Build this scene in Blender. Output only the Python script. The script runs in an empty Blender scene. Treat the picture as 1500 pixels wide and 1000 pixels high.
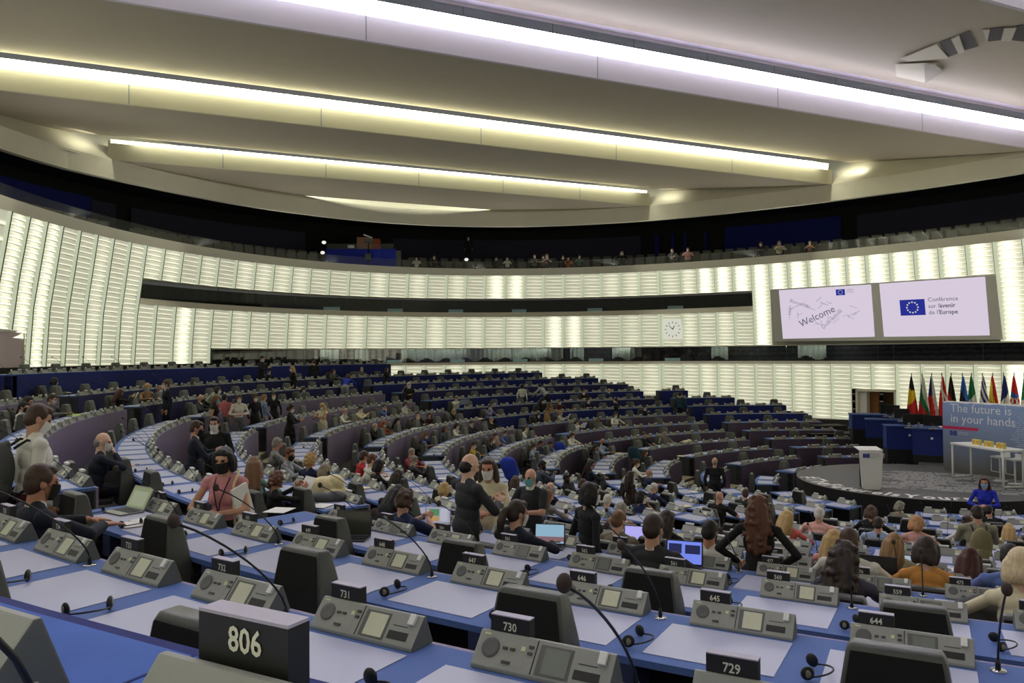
import bpy, bmesh, math, random
import numpy as np
from mathutils import Vector, Matrix, Euler
random.seed(7); PI = math.pi
COL = bpy.context.scene.collection
Z0 = 5.1                        # everything is laid out relative to eye height, then lifted by this
# ------------------------------------------------------------------ geometry of the hall
F = 1160.36; HOR = 519.08; ROLL = -.00743421
C = np.array([12.8923, 25.0639])            # centre of the seating
ZD = [0, -4.28, -4.138, -3.962, -3.785, -3.588, -3.359, -3.086, -2.783, -2.459, -2.122, -1.783, -1.454, -1.114, -.475]
RK = [0] + [4.332 + 1.7725*(k-1) + .000337*(k-1)**2 for k in range(1, 15)]
EC = np.array([6.2416, 19.9287]); EA, EB = 30.112, 20.965
PH = math.radians(114.85-180)
UX = np.array([math.cos(PH), math.sin(PH)]); UY = np.array([-UX[1], UX[0]])

def ray(px, py):
    p = (HOR-500)/F; X = px-750; Y = py-500
    c, s = math.cos(-ROLL), math.sin(-ROLL); X, Y = X*c-Y*s, X*s+Y*c
    u = -Y/F
    return np.array([X/F, math.cos(p)-u*math.sin(p), math.sin(p)+u*math.cos(p)])
def project(P):
    x, y, z = P; p = (HOR-500)/F; c, s = math.cos(p), math.sin(p)
    d = y*c+z*s; u = -y*s+z*c
    if d < .05: return None
    X = F*x/d; Y = -F*u/d
    return 750+X*math.cos(ROLL)-Y*math.sin(ROLL), 500+X*math.sin(ROLL)+Y*math.cos(ROLL), d
def inview(P, m=120):
    q = project(P)
    return q is not None and -m < q[0] < 1500+m and -m < q[1] < 1000+m
def at(px, py, z):
    r = ray(px, py); return (r*z/r[2])
def woff(z):                    # outward lean of the wall below the parapet
    return float(np.interp(z, [-5, -3.1, -.4, .4, 2.5, 3.45, 4.85, 5.3], [.92, .9, .82, .78, .5, .28, 0, -.12]))
def ell(t, off):                # point on the wall ellipse (t in degrees)
    a = math.radians(t)
    return EC + UX*(EA+off)*math.cos(a) + UY*(EB+off)*math.sin(a)
def hitwall(px, py, inset=0.0):
    r = ray(px, py); d = r[:2]; off = .5
    for _ in range(6):
        a, b = EA+off-inset, EB+off-inset
        D = np.array([d@UX/a, d@UY/b]); O = np.array([-EC@UX/a, -EC@UY/b])
        qa = D@D; qb = 2*D@O; qc = O@O-1
        t = (-qb+math.sqrt(qb*qb-4*qa*qc))/(2*qa); off = woff(r[2]*t)
    return Vector((d[0]*t, d[1]*t, r[2]*t))
def inside(p, off):
    q = np.array(p[:2])-EC
    return ((q@UX)/(EA+off))**2+((q@UY)/(EB+off))**2 < 1
def soff(t):                    # how far the ceiling rim lies outside the parapet ellipse
    p = ell(t, 0)-EC; az = math.degrees(math.atan2(p[1], p[0])) % 360
    return float(np.interp(az, [0, 42.6, 57.3, 73.5, 98, 118, 126, 137.7, 145, 151.5, 159, 200, 260, 360],
                           [1.3, 1.2, .7, .35, .45, .5, .6, 1.2, 1.8, 2.6, 2.9, 3, 1.5, 1.3]))
def floor_z(p):
    q = np.array(p[:2])-C; R = float(np.hypot(*q)); a = math.degrees(math.atan2(q[1], q[0])) % 360
    if R < 3.75: return -4.05
    if a < 64 or a > 312: return -4.05
    k = max([i for i in range(1, 15) if RK[i] <= R], default=1)
    return ZD[k]-.74
def pol(R, th):                 # th in degrees
    a = math.radians(th); return C[0]+R*math.cos(a), C[1]+R*math.sin(a)
# ------------------------------------------------------------------ materials
MATS = {}
def s2l(c):
    c = c/255.
    return c/12.92 if c <= .04045 else ((c+.055)/1.055)**2.4
def mat(name, rgb, rough=.6, metal=0., spec=.5, var=.06, scale=30., bump=0., emit=None, estr=0., alpha=None, trans=None, vec=None):
    if name in MATS: return MATS[name]
    m = bpy.data.materials.new(name); MATS[name] = m; m.use_nodes = True
    nt = m.node_tree; b = nt.nodes['Principled BSDF']
    lin = [s2l(c) for c in rgb]
    b.inputs['Roughness'].default_value = rough; b.inputs['Metallic'].default_value = metal
    b.inputs['Specular IOR Level'].default_value = spec
    tc = nt.nodes.new('ShaderNodeTexCoord'); nz = nt.nodes.new('ShaderNodeTexNoise')
    nz.inputs['Scale'].default_value = scale; nz.inputs['Detail'].default_value = 3
    if vec:
        mp = nt.nodes.new('ShaderNodeMapping'); mp.inputs['Scale'].default_value = vec
        nt.links.new(tc.outputs['Object'], mp.inputs['Vector']); nt.links.new(mp.outputs['Vector'], nz.inputs['Vector'])
    else: nt.links.new(tc.outputs['Object'], nz.inputs['Vector'])
    mx = nt.nodes.new('ShaderNodeMix'); mx.data_type = 'RGBA'
    mx.inputs[6].default_value = (*[max(0, c*(1-var*2)) for c in lin], 1); mx.inputs[7].default_value = (*[min(1, c*(1+var*2)) for c in lin], 1)
    nt.links.new(nz.outputs['Fac'], mx.inputs[0]); nt.links.new(mx.outputs[2], b.inputs['Base Color'])
    if bump:
        bp = nt.nodes.new('ShaderNodeBump'); bp.inputs['Strength'].default_value = bump; bp.inputs['Distance'].default_value = .01
        nt.links.new(nz.outputs['Fac'], bp.inputs['Height']); nt.links.new(bp.outputs['Normal'], b.inputs['Normal'])
    if emit:
        b.inputs['Emission Color'].default_value = (*[s2l(c) for c in emit], 1); b.inputs['Emission Strength'].default_value = estr
    if alpha is not None: b.inputs['Alpha'].default_value = alpha
    if trans: b.inputs['Transmission Weight'].default_value = trans
    return m
# ------------------------------------------------------------------ mesh builder
class MB:
    def __init__(s): s.v = []; s.f = []; s.m = []; s.uv = None; s.cur = 0; s.sm = []; s.smooth = False
    def add(s, vs, fs):
        o = len(s.v); s.v += [tuple(map(float, v)) for v in vs]
        for f in fs: s.f.append([i+o for i in f]); s.m.append(s.cur); s.sm.append(s.smooth)
        return o
    def quad(s, *p): s.add(p, [range(len(p))])
    def box(s, x0, x1, y0, y1, z0, z1, M=None):
        v = [Vector((x, y, z)) for z in (z0, z1) for y in (y0, y1) for x in (x0, x1)]
        if M: v = [M @ a for a in v]
        s.add(v, [(0, 2, 3, 1), (4, 5, 7, 6), (0, 1, 5, 4), (2, 6, 7, 3), (0, 4, 6, 2), (1, 3, 7, 5)])
    def prism(s, prof, x0, x1, M=None, axis='x'):   # closed profile [(y,z)] extruded along x
        n = len(prof)
        a = [Vector((x0, y, z)) for y, z in prof]; b = [Vector((x1, y, z)) for y, z in prof]
        v = a+b
        if M: v = [M @ q for q in v]
        s.add(v, [[i, (i+1) % n, n+(i+1) % n, n+i] for i in range(n)]+[list(range(n))[::-1], list(range(n, 2*n))])
    def tube(s, pts, r, n=8, cap=True):
        pts = [Vector(p) for p in pts]; rs = r if isinstance(r, (list, tuple)) else [r]*len(pts); vs = []
        for i, p in enumerate(pts):
            d = (pts[min(i+1, len(pts)-1)]-pts[max(i-1, 0)]).normalized()
            u = d.orthogonal().normalized() if i == 0 else (u-d*u.dot(d)).normalized()
            w = d.cross(u)
            vs += [p+(u*math.cos(2*PI*j/n)+w*math.sin(2*PI*j/n))*rs[i] for j in range(n)]
        fs = [[i*n+j, i*n+(j+1) % n, (i+1)*n+(j+1) % n, (i+1)*n+j] for i in range(len(pts)-1) for j in range(n)]
        if cap: fs += [list(range(n))[::-1], [(len(pts)-1)*n+j for j in range(n)]]
        s.add(vs, fs)
    def ellipsoid(s, c, r, nu=14, nv=8, M=None):
        c = Vector(c); vs = [Vector((0, 0, -r[2]))]
        for i in range(1, nv):
            a = -PI/2+PI*i/nv
            vs += [Vector((r[0]*math.cos(a)*math.cos(2*PI*j/nu), r[1]*math.cos(a)*math.sin(2*PI*j/nu), r[2]*math.sin(a))) for j in range(nu)]
        vs.append(Vector((0, 0, r[2])))
        if M: vs = [M @ v for v in vs]
        vs = [v+c for v in vs]; L = len(vs)-1; fs = []
        for j in range(nu):
            k = (j+1) % nu; fs.append([0, 1+k, 1+j]); fs.append([L, L-nu+j, L-nu+k])
            for i in range(nv-2): fs.append([1+i*nu+j, 1+i*nu+k, 1+(i+1)*nu+k, 1+(i+1)*nu+j])
        s.add(vs, fs)
    def arc(s, R0, R1, z0, z1, t0, t1, step=2.0, caps=True):   # curved box about the seating centre
        n = max(1, int(abs(t1-t0)/step+.999)); vs = []
        for i in range(n+1):
            a = t0+(t1-t0)*i/n
            for R, z in ((R0, z0), (R1, z0), (R1, z1), (R0, z1)):
                x, y = pol(R, a); vs.append((x, y, z))
        fs = []
        for i in range(n):
            b = i*4; c = b+4
            for j in range(4): fs.append([b+j, c+j, c+(j+1) % 4, b+(j+1) % 4])
        if caps: fs += [[0, 1, 2, 3], [n*4+3, n*4+2, n*4+1, n*4]]
        s.add(vs, fs)
    def mesh(s, name, mats):
        me = bpy.data.meshes.new(name); me.from_pydata(s.v, [], s.f)
        for m in mats: me.materials.append(m)
        me.polygons.foreach_set('material_index', s.m); me.polygons.foreach_set('use_smooth', s.sm)
        if s.uv is not None:
            l = me.uv_layers.new(name='UVMap'); flat = []
            for p in me.polygons:
                for vi in p.vertices: flat += s.uv[vi]
            l.data.foreach_set('uv', flat)
        me.validate(); me.update()
        return me
    def build(s, name, mats, parent=None, **kw):
        if not isinstance(mats, (list, tuple)): mats = [mats]
        return link(name, s.mesh(name, mats), parent, **kw)
def link(name, data, parent=None, loc=None, rot=None, **props):
    o = bpy.data.objects.new(name, data); COL.objects.link(o)
    if parent: o.parent = parent
    if loc is not None: o.location = loc
    if rot is not None: o.rotation_euler = rot if isinstance(rot, (tuple, list, Euler)) else (0, 0, rot)
    for k, v in props.items(): o[k] = v
    return o
def tag(o, label=None, cat=None, group=None, kind=None):
    if label: o['label'] = label
    if cat: o['category'] = cat
    if group: o['group'] = group
    if kind: o['kind'] = kind
    return o
def thing(name, label, cat, loc=(0, 0, 0), rz=0, group=None):
    return tag(link(name, None, None, loc, (0, 0, rz)), label, cat, group)
def fix_normals(me):
    bm = bmesh.new(); bm.from_mesh(me); bmesh.ops.recalc_face_normals(bm, faces=bm.faces); bm.to_mesh(me); bm.free()
def bevel_mesh(me, w, seg=2, ang=.6):
    bm = bmesh.new(); bm.from_mesh(me); bmesh.ops.remove_doubles(bm, verts=bm.verts, dist=1e-5)
    bmesh.ops.recalc_face_normals(bm, faces=bm.faces)
    es = [e for e in bm.edges if len(e.link_faces) == 2 and e.calc_face_angle(0) > ang]
    bmesh.ops.bevel(bm, geom=es, offset=w, segments=seg, profile=.6, affect='EDGES', clamp_overlap=True)
    bm.to_mesh(me); bm.free(); return me
def text_mesh(txt, size=1., align='CENTER', mats=(), extrude=0., aligny='CENTER', bold=0.):
    cu = bpy.data.curves.new('t', 'FONT'); cu.body = txt; cu.size = size; cu.align_x = align; cu.align_y = aligny
    cu.resolution_u = 2; cu.extrude = extrude; cu.offset = bold
    o = bpy.data.objects.new('t', cu); COL.objects.link(o)
    dg = bpy.context.evaluated_depsgraph_get()
    me = bpy.data.meshes.new_from_object(o.evaluated_get(dg)); me = me.copy() if me.users else me
    bpy.data.objects.remove(o); bpy.data.curves.remove(cu)
    me.materials.clear()
    for m in mats: me.materials.append(m)
    return me
# palette
M_blue = mat('blue_felt_top', (76, 104, 164), .8, var=.05, scale=60, bump=.05)
M_bluef = mat('blue_velvet_top', (66, 104, 186), .85, var=.1, scale=9, bump=.05)
M_pad = mat('writing_pad_vinyl', (176, 180, 204), .42, var=.03, scale=4)
M_fblue = mat('royal_blue_fabric', (20, 36, 112), .85, var=.1, scale=40)
M_fdark = mat('dark_blue_fabric', (36, 38, 92), .85, var=.1, scale=40)
M_wood = mat('purple_brown_wood', (126, 114, 146), .55, var=.16, scale=6, vec=(9, 9, .5))
M_woodd = mat('dark_plum_wood', (82, 66, 94), .55, var=.16, scale=6, vec=(9, 9, .5))
M_end = mat('slate_end_panel', (52, 56, 66), .6, var=.06)
M_black = mat('matt_black', (12, 12, 14), .7, var=.1)
M_con = mat('console_grey_plastic', (148, 150, 143), .5, var=.03, scale=90)
M_con2 = mat('console_side_grey', (94, 98, 97), .6, var=.03, scale=90)
M_cond = mat('console_recess_dark', (30, 31, 30), .5)
M_btn = mat('console_button', (60, 62, 62), .4)
M_scr = mat('console_screen_cover', (206, 208, 180), .4, var=.03)
M_scr2 = mat('console_screen_off', (120, 126, 118), .25, var=.05)
M_tag = mat('sign_box_black', (30, 30, 30), .5, var=.05)
M_tagtop = mat('sign_box_top', (176, 170, 188), .5, var=.03)
M_white = mat('white_paint', (232, 232, 228), .5, var=.02)
M_digit = mat('sign_digit_cream', (222, 220, 200), .5, var=.02, emit=(222, 220, 200), estr=.0)
M_chair = mat('chair_leather_grey', (72, 74, 72), .38, var=.06, scale=50, bump=.1)
M_chairf = mat('chair_fabric_black', (16, 17, 18), .85, var=.12, scale=60)
M_metal = mat('dark_steel', (70, 70, 72), .35, metal=.8)
M_chrome = mat('chrome_metal', (200, 200, 200), .2, metal=.9)
M_mic = mat('microphone_black', (18, 19, 22), .45)
M_foam = mat('microphone_foam', (70, 58, 56), .95, var=.15, scale=200, bump=.4)
M_paper = mat('white_paper', (238, 238, 232), .6, var=.02)
M_paperc = mat('cream_paper', (236, 222, 186), .6, var=.02)
M_carpet = mat('dark_carpet', (64, 62, 62), .9, var=.12, scale=20)
M_tan = mat('tan_carpet', (164, 154, 132), .9, var=.06, scale=12)
M_cream = mat('cream_plaster', (216, 212, 192), .7, var=.02, scale=3)
M_ceil = mat('ceiling_plaster', (170, 160, 142), .75, var=.02, scale=2)
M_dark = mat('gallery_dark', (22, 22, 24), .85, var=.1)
M_navy = mat('gallery_navy_panel', (14, 30, 120), .8, var=.06, scale=5, vec=(8, 8, .2))
M_gseat = mat('gallery_seat', (96, 98, 90), .8)
M_skin = {k: mat('skin_'+k, c, .55, var=.04, scale=20) for k, c in dict(a=(206, 158, 132), b=(190, 136, 108), c=(224, 182, 158), d=(92, 62, 50)).items()}
# ================================================================== the luminous wall
def panel_material():
    m = bpy.data.materials.new('backlit_glass_louvre'); m.use_nodes = True; nt = m.node_tree; N = nt.nodes; L = nt.links
    b = N['Principled BSDF']; b.inputs['Base Color'].default_value = (.55, .58, .5, 1); b.inputs['Roughness'].default_value = .35
    uv = N.new('ShaderNodeUVMap'); sp = N.new('ShaderNodeSeparateXYZ'); L.new(uv.outputs[0], sp.inputs[0])
    def M(op, a, b_=None, c=None, clamp=False):
        n = N.new('ShaderNodeMath'); n.operation = op; n.use_clamp = clamp
        for i, v in enumerate((a, b_, c)):
            if v is None: continue
            if isinstance(v, (int, float)): n.inputs[i].default_value = v
            else: L.new(v, n.inputs[i])
        return n.outputs[0]
    u, v = sp.outputs[0], sp.outputs[1]
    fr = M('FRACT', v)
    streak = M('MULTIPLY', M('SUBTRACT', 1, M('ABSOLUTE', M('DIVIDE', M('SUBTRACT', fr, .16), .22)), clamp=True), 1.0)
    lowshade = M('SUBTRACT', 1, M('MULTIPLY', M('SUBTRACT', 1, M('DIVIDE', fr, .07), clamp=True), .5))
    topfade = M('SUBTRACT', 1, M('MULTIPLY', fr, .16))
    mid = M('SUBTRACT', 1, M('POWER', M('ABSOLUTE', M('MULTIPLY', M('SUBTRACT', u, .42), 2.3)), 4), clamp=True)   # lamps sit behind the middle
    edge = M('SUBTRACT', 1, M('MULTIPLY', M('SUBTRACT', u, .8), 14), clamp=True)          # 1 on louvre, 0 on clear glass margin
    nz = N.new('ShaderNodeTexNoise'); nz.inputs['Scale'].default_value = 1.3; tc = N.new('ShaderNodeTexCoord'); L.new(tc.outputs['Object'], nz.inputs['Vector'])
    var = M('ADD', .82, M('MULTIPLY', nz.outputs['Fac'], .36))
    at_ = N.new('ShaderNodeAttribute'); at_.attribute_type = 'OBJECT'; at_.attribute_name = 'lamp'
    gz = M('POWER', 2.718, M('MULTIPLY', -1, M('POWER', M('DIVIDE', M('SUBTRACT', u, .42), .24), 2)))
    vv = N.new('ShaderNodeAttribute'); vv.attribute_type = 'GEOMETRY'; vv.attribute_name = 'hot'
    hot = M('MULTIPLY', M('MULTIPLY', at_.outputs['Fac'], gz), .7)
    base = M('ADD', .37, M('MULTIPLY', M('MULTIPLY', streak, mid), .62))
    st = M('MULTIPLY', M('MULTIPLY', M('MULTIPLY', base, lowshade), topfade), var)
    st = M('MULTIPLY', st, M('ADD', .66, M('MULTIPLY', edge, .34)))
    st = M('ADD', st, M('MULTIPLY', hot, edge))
    mx = N.new('ShaderNodeMix'); mx.data_type = 'RGBA'; L.new(edge, mx.inputs[0])
    mx.inputs[6].default_value = (.82, .95, .74, 1); mx.inputs[7].default_value = (1, .98, .74, 1)
    L.new(mx.outputs[2], b.inputs['Emission Color']); L.new(st, b.inputs['Emission Strength'])
    return m
M_panel = panel_material()
M_fin = mat('green_glass_edge', (66, 80, 70), .2, var=.05)
M_fin2 = mat('clear_glass_margin', (186, 196, 180), .25, var=.04, emit=(214, 222, 192), estr=.6)
M_sill = mat('sill_white', (236, 232, 214), .5, var=.02)
M_backing = mat('wall_backing', (170, 168, 156), .7, var=.02)
M_booth = mat('booth_interior', (18, 22, 24), .7, var=.2, scale=.8)
M_bglass = mat('booth_glass', (6, 16, 14), .03, spec=.8, var=.02, alpha=.35, bump=.06, scale=1.2)
M_bglass.node_tree.nodes['Principled BSDF'].inputs['IOR'].default_value = 2.6
M_bglass1 = mat('booth_glass_upper', (4, 8, 8), .05, spec=.3, var=.02, alpha=.6)
M_teal = mat('booth_plate_teal', (150, 182, 178), .3, var=.03, emit=(150, 182, 178), estr=.25)
TJ = [-120.35, -122.52, -124.67, -126.64, -128.93, -131.2, -133.44, -135.83, -138.09, -140.8, -143.57, -146.4, -149.18, -152.12, -155.11, -158.13, -161.19, -164.27, -167.49, -170.84, -174.21, -177.45, -180.8, -184.03, -187.35, -190.52, -193.66, -196.98, -200.03, -203.04, -206.09, -208.88, -211.71, -214.48, -217.19, -219.83, -222.59, -224.74, -227.01, -229.23, -231.55, -233.64, -235.76, -237.96, -239.95, -242.03, -244.03, -246.37, -248.68, -250.89, -253.25, -255.51, -257.82]
PXJ = [15, 42, 68, 91, 117, 142, 166, 191, 214, 241, 268, 295, 321, 348, 375, 402, 429, 456, 484, 513, 542, 570, 599, 627, 656, 684, 712, 742, 770, 798, 827, 854, 882, 910, 938, 966, 996, 1020, 1046, 1072, 1100, 1126, 1153, 1182, 1209, 1238, 1267, 1302, 1338, 1374, 1414, 1454, 1497]
cols = []
t = TJ[0]; pre = []
while t < 99: t2 = t+2.3+(.9*abs(math.sin(math.radians(t)))**2 if False else 0); pre.append((t2, t, None)); t = t2
n_pre = len(pre)
for a, b, pa, pb in zip(TJ, TJ[1:], PXJ, PXJ[1:]): cols.append((a, b, (pa+pb)/2))
t = TJ[-1]; post = []
cols_l = []                                    # further left / behind the camera (t rising)
t = TJ[0]
while t < -120.35+142: cols_l.append((t+2.3, t, -1)); t += 2.3
cols_r = []
t = TJ[-1]
END = -360+(-120.35+142)
while t > END: cols_r.append((t, t-2.3, 1600)); t -= 2.3
HOTP = {728: 1.0, 756: .7, 228: 0, 558: .0}
walls = {}
for nm in ('wall_left', 'wall_back', 'wall_right', 'wall_front'):
    walls[nm] = (MB(), [])
def wall_quadstrip(mb, a, b, z0, z1, off0, off1):
    p = [ell(a, off0), ell(b, off0), ell(b, off1), ell(a, off1)]
    mb.quad((*p[0], z0), (*p[1], z0), (*p[2], z1), (*p[3], z1))
def make_panel(a, b, z0, z1, flip, step):
    n = max(1, round((z1-z0)/step)); h = (z1-z0)/n; mb = MB(); mb.uv = []; m = 6
    us = [0, .2, .4, .6, .8, .86] if not flip else [1, .8, .6, .4, .2, .14]
    for j in range(n):
        zb = z0+j*h
        ids = []
        for k, u in enumerate(us):
            t_ = a+(b-a)*u; wv = .010*math.sin(u*5+.6*(j % 2)) if step < .3 else 0
            pb = ell(t_, woff(zb)-.05); pt = ell(t_, woff(zb+h)-.0)
            uu = k/5*.8
            mb.v += [(*map(float, pb), zb+wv+.01), (*map(float, pt), zb+h+wv)]; mb.uv += [(uu, j+.001), (uu, j+.999)]
            ids.append(len(mb.v)-2)
        for k in range(5):
            f = [ids[k], ids[k+1], ids[k+1]+1, ids[k]+1]; mb.f.append(f); mb.m.append(0); mb.sm.append(False)
    # clear margin and dark joint
    mb.cur = 1
    u0, u1 = (.86, .993) if not flip else (.14, .007)
    for zz0, zz1 in [(z0, z0+(z1-z0)/2), (z0+(z1-z0)/2, z1)]:
        q = [ell(a+(b-a)*u0, woff(zz0)-.0), ell(a+(b-a)*u1, woff(zz0)-.07), ell(a+(b-a)*u1, woff(zz1)-.07), ell(a+(b-a)*u0, woff(zz1)-.0)]
        o = len(mb.v); mb.v += [(*map(float, q[0]), zz0), (*map(float, q[1]), zz0), (*map(float, q[2]), zz1), (*map(float, q[3]), zz1)]; mb.uv += [(.95, 0)]*4
        mb.f.append([o, o+1, o+2, o+3]); mb.m.append(1); mb.sm.append(False)
        mb.cur = 2
        ue = 1 if not flip else 0
        q = [ell(a+(b-a)*u1, woff(zz0)-.07), ell(a+(b-a)*(ue), woff(zz0)-.11), ell(a+(b-a)*(ue), woff(zz1)-.11), ell(a+(b-a)*u1, woff(zz1)-.07)]
        o = len(mb.v); mb.v += [(*map(float, q[0]), zz0), (*map(float, q[1]), zz0), (*map(float, q[2]), zz1), (*map(float, q[3]), zz1)]; mb.uv += [(.95, 0)]*4
        mb.f.append([o, o+1, o+2, o+3]); mb.m.append(2); mb.sm.append(False)
        mb.f.append([o, o+3, o+2, o+1]) if False else None
    return mb
allc = [(a, b, p, 1) for a, b, p in cols]+[(a, b, p, 2) for a, b, p in cols_l]+[(a, b, p, 3) for a, b, p in cols_r]
ZLOW = -3.2
for a, b, px, typ in allc:
    near = typ == 1
    if near: nm = 'wall_left' if px < 205 else ('wall_back' if px < 1128 else 'wall_right')
    elif typ == 3: nm = 'wall_right' if a > -300 else 'wall_front'
    else: nm = 'wall_left' if a < -90 else 'wall_front'
    mb, plist = walls[nm]
    # bands
    if px < 205: bands = [(-1.3, 4.85)]
    elif px < 320: bands = [(3.45, 4.85), (-1.3, 2.33)]
    elif px < 1100: bands = [(3.45, 4.85), (.42, 2.33), (ZLOW, -.62)]
    elif px < 1127: bands = [(.42, 4.85), (ZLOW, -.62)]
    elif px < 1455: bands = [(3.45, 4.85), (ZLOW, -.62)]
    else: bands = [(.42, 4.85), (ZLOW, -.62)]
    if near and px < 30: bands = [(.98, 4.85)]
    if near and 1250 < px < 1320: bands = [(3.45, 4.85), (-1.9, -.62)]
    if near and px > 1150: bands = [(z0 if z0 != ZLOW else -3.6, z1) for z0, z1 in bands]
    flip = px > 980
    step = .2 if (near or abs(px) < 0) else .5
    for z0, z1 in bands:
        pm = make_panel(a, b, z0, z1, flip, step)
        lamp = random.choice([0, 0, .08, .15, .25])
        if near and px < 100: lamp = .8
        if px > 1015 and z1 > 4: lamp = 1.3
        if px > 1460: lamp = 1.2
        if near and 715 < px < 770 and z1 > 4: lamp = .9
        if near and 270 < px < 300 and z1 < 3: lamp = .9
        if near and (800 < px < 850) and z1 < 3 and z0 > 0: lamp = .8
        if near and 990 < px < 1015 and z1 > 4: lamp = .4
        plist.append((pm, lamp))
        zs = [z0]+[q for q in (-.4, .4, 1.5, 2.5, 3.45, 4.1) if z0 < q < z1]+[z1]
        for qa, qb in zip(zs, zs[1:]): wall_quadstrip(mb, a, b, qa, qb, woff(qa)+.1, woff(qb)+.1)
    # sills, slots and lip
    up = any(z0 == 3.45 for z0, z1 in bands) and 205 < px < 1100
    if up:
        mb.cur = 1
        wall_quadstrip(mb, a, b, 2.33, 2.62, woff(2.33)-.06, .62); wall_quadstrip(mb, a, b, 2.62, 2.64, .62, .95)       # sloping sill
        wall_quadstrip(mb, a, b, 3.40, 3.45, .55, woff(3.45)-.05)
        wall_quadstrip(mb, a, b, 3.45, 3.43, woff(3.45)-.05, .62)
        mb.cur = 0
    if px > 320:
        mb.cur = 1
        wall_quadstrip(mb, a, b, -.62, -.47, woff(-.6)-.06, .86); wall_quadstrip(mb, a, b, -.47, -.46, .86, .95)
        wall_quadstrip(mb, a, b, .37, .42, woff(.4)-.09, woff(.4)-.09)
        wall_quadstrip(mb, a, b, .42, .41, woff(.4)-.05, .97)
        mb.cur = 0
    if near and 1128 < px < 1455:                # wall behind the big screens, lit band beneath them
        wall_quadstrip(mb, a, b, .42, 3.45, woff(.42)+.12, woff(3.45)+.12)
    mb.cur = 1                                    # lip of the gallery parapet
    wall_quadstrip(mb, a, b, 4.85, 5.27, -.02, -.10); wall_quadstrip(mb, a, b, 5.27, 5.27, -.10, .45)
    wall_quadstrip(mb, a, b, 4.85, 4.85, .1, -.02)
    wall_quadstrip(mb, a, b, -5.2, min(z0 for z0, z1 in bands) if not (near and (px < 30 or 1250 < px < 1320)) else -5.1, .9, .9)
    mb.cur = 0
for nm, (mb, plist) in walls.items():
    w = mb.build(nm, [M_backing, M_sill]); w['kind'] = 'structure'
    for pm, lamp in plist:
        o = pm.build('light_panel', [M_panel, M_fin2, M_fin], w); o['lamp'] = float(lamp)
# booths behind the two slots
def ring(mb, a0, a1, z0, z1, f0, f1, n=60):
    for i in range(n):
        a = a0+(a1-a0)*i/n; b = a0+(a1-a0)*(i+1)/n
        o0, o1 = (f0(a), f1(a)) if callable(f0) else (f0, f1)
        p0, p1 = (f0(b), f1(b)) if callable(f0) else (f0, f1)
        A, B_, C_, D = ell(a, o0), ell(b, p0), ell(b, p1), ell(a, o1)
        mb.quad((*A, z0), (*B_, z0), (*C_, z1), (*D, z1))
bx = MB()
A0, A1 = -138.2, -231.4
ring(bx, A0, A1, 2.6, 3.5, 2.6, 2.6); ring(bx, A0, A1, 2.62, 2.62, .95, 2.6)
ring(bx, -149, -300, -.5, .42, 2.6, 2.6, 90); ring(bx, -149, -300, -.48, -.48, .95, 2.6, 90)
for a_, z0, z1 in ((A0, 2.3, 3.45), (A1, 2.3, 3.45), (-149.2, -.6, .42)):
    wall = [ell(a_, .6), ell(a_, 2.6)]
    bx.quad((*wall[0], z0), (*wall[1], z0), (*wall[1], z1), (*wall[0], z1))
bo = bx.build('wall_booths', [M_booth]); bo['kind'] = 'structure'
g = MB(); ring(g, A0, A1, 2.64, 3.42, .62, .60)
g.build('window_1', [M_bglass1])['kind'] = 'structure'
g = MB(); ring(g, -149.2, -300, -.46, .40, .95, .93, 90)
g.build('window_2', [M_bglass])['kind'] = 'structure'
mul = MB()
for pxs, z0, z1 in (((320, 433, 498, 590, 682, 750, 830, 915, 972, 1003, 1043), 2.64, 3.43), ((360, 455, 570, 668, 750, 838, 1008, 1078, 1152, 1286, 1309, 1440), -.46, .4)):
    for p in pxs:
        q = hitwall(p, 520, -.42 if z0 < 0 else -.1); d = Vector((q.x, q.y, 0)).normalized(); s = Vector((d.y, -d.x, 0))
        w = .02
        a_, b_ = q-s*w, q+s*w
        mul.quad((a_.x, a_.y, z0), (b_.x, b_.y, z0), (b_.x, b_.y, z1), (a_.x, a_.y, z1))
mul.build('trim_1', [M_fin])['kind'] = 'structure'
pl = MB()
for p, z in ((486, 2.66), (579, 2.66), (668, 2.66), (761, 2.66), (872, 2.66), (990, 2.66), (485, -.44), (578, -.44), (670, -.44), (762, -.44), (873, -.44), (985, -.44)):
    q = hitwall(p, 519, -.3 if z < 0 else -.02); d = Vector((q.x, q.y, 0)).normalized(); s = Vector((d.y, -d.x, 0)); w = .45
    a_, b_ = q-s*w, q+s*w
    pl.quad((a_.x, a_.y, z-.03), (b_.x, b_.y, z-.03), (b_.x, b_.y, z+.16), (a_.x, a_.y, z+.16))
    pl.quad((a_.x, a_.y, z+.16), (b_.x, b_.y, z+.16), (b_.x+d.x*.06, b_.y+d.y*.06, z+.16), (a_.x+d.x*.06, a_.y+d.y*.06, z+.16))
tag(pl.build('trim_2', [M_teal]), kind='structure')
# pieces of wall in the booths that catch light: curtains behind the lower glass
M_curt = mat('booth_curtain', (150, 160, 150), .7, var=.35, scale=3, vec=(12, 12, .3))
cu = MB()
for a_, b_ in ((-168, -171), (-173.5, -176), (-181, -206), (-207, -209), (-213, -217), (-226, -228), (-236, -239)):
    n = int(abs(b_-a_)/.35)+2
    for i in range(n):
        t0, t1 = a_+(b_-a_)*i/n, a_+(b_-a_)*(i+1)/n
        o0, o1 = 1.9+.12*(i % 2), 1.9+.12*((i+1) % 2); z = -.3+.12*math.sin(i*.7)
        A, B_ = ell(t0, o0), ell(t1, o1); cu.quad((*A, z), (*B_, z), (*B_, .42), (*A, .42))
tag(cu.build('wall_curtains', [M_curt]), kind='structure')
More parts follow.
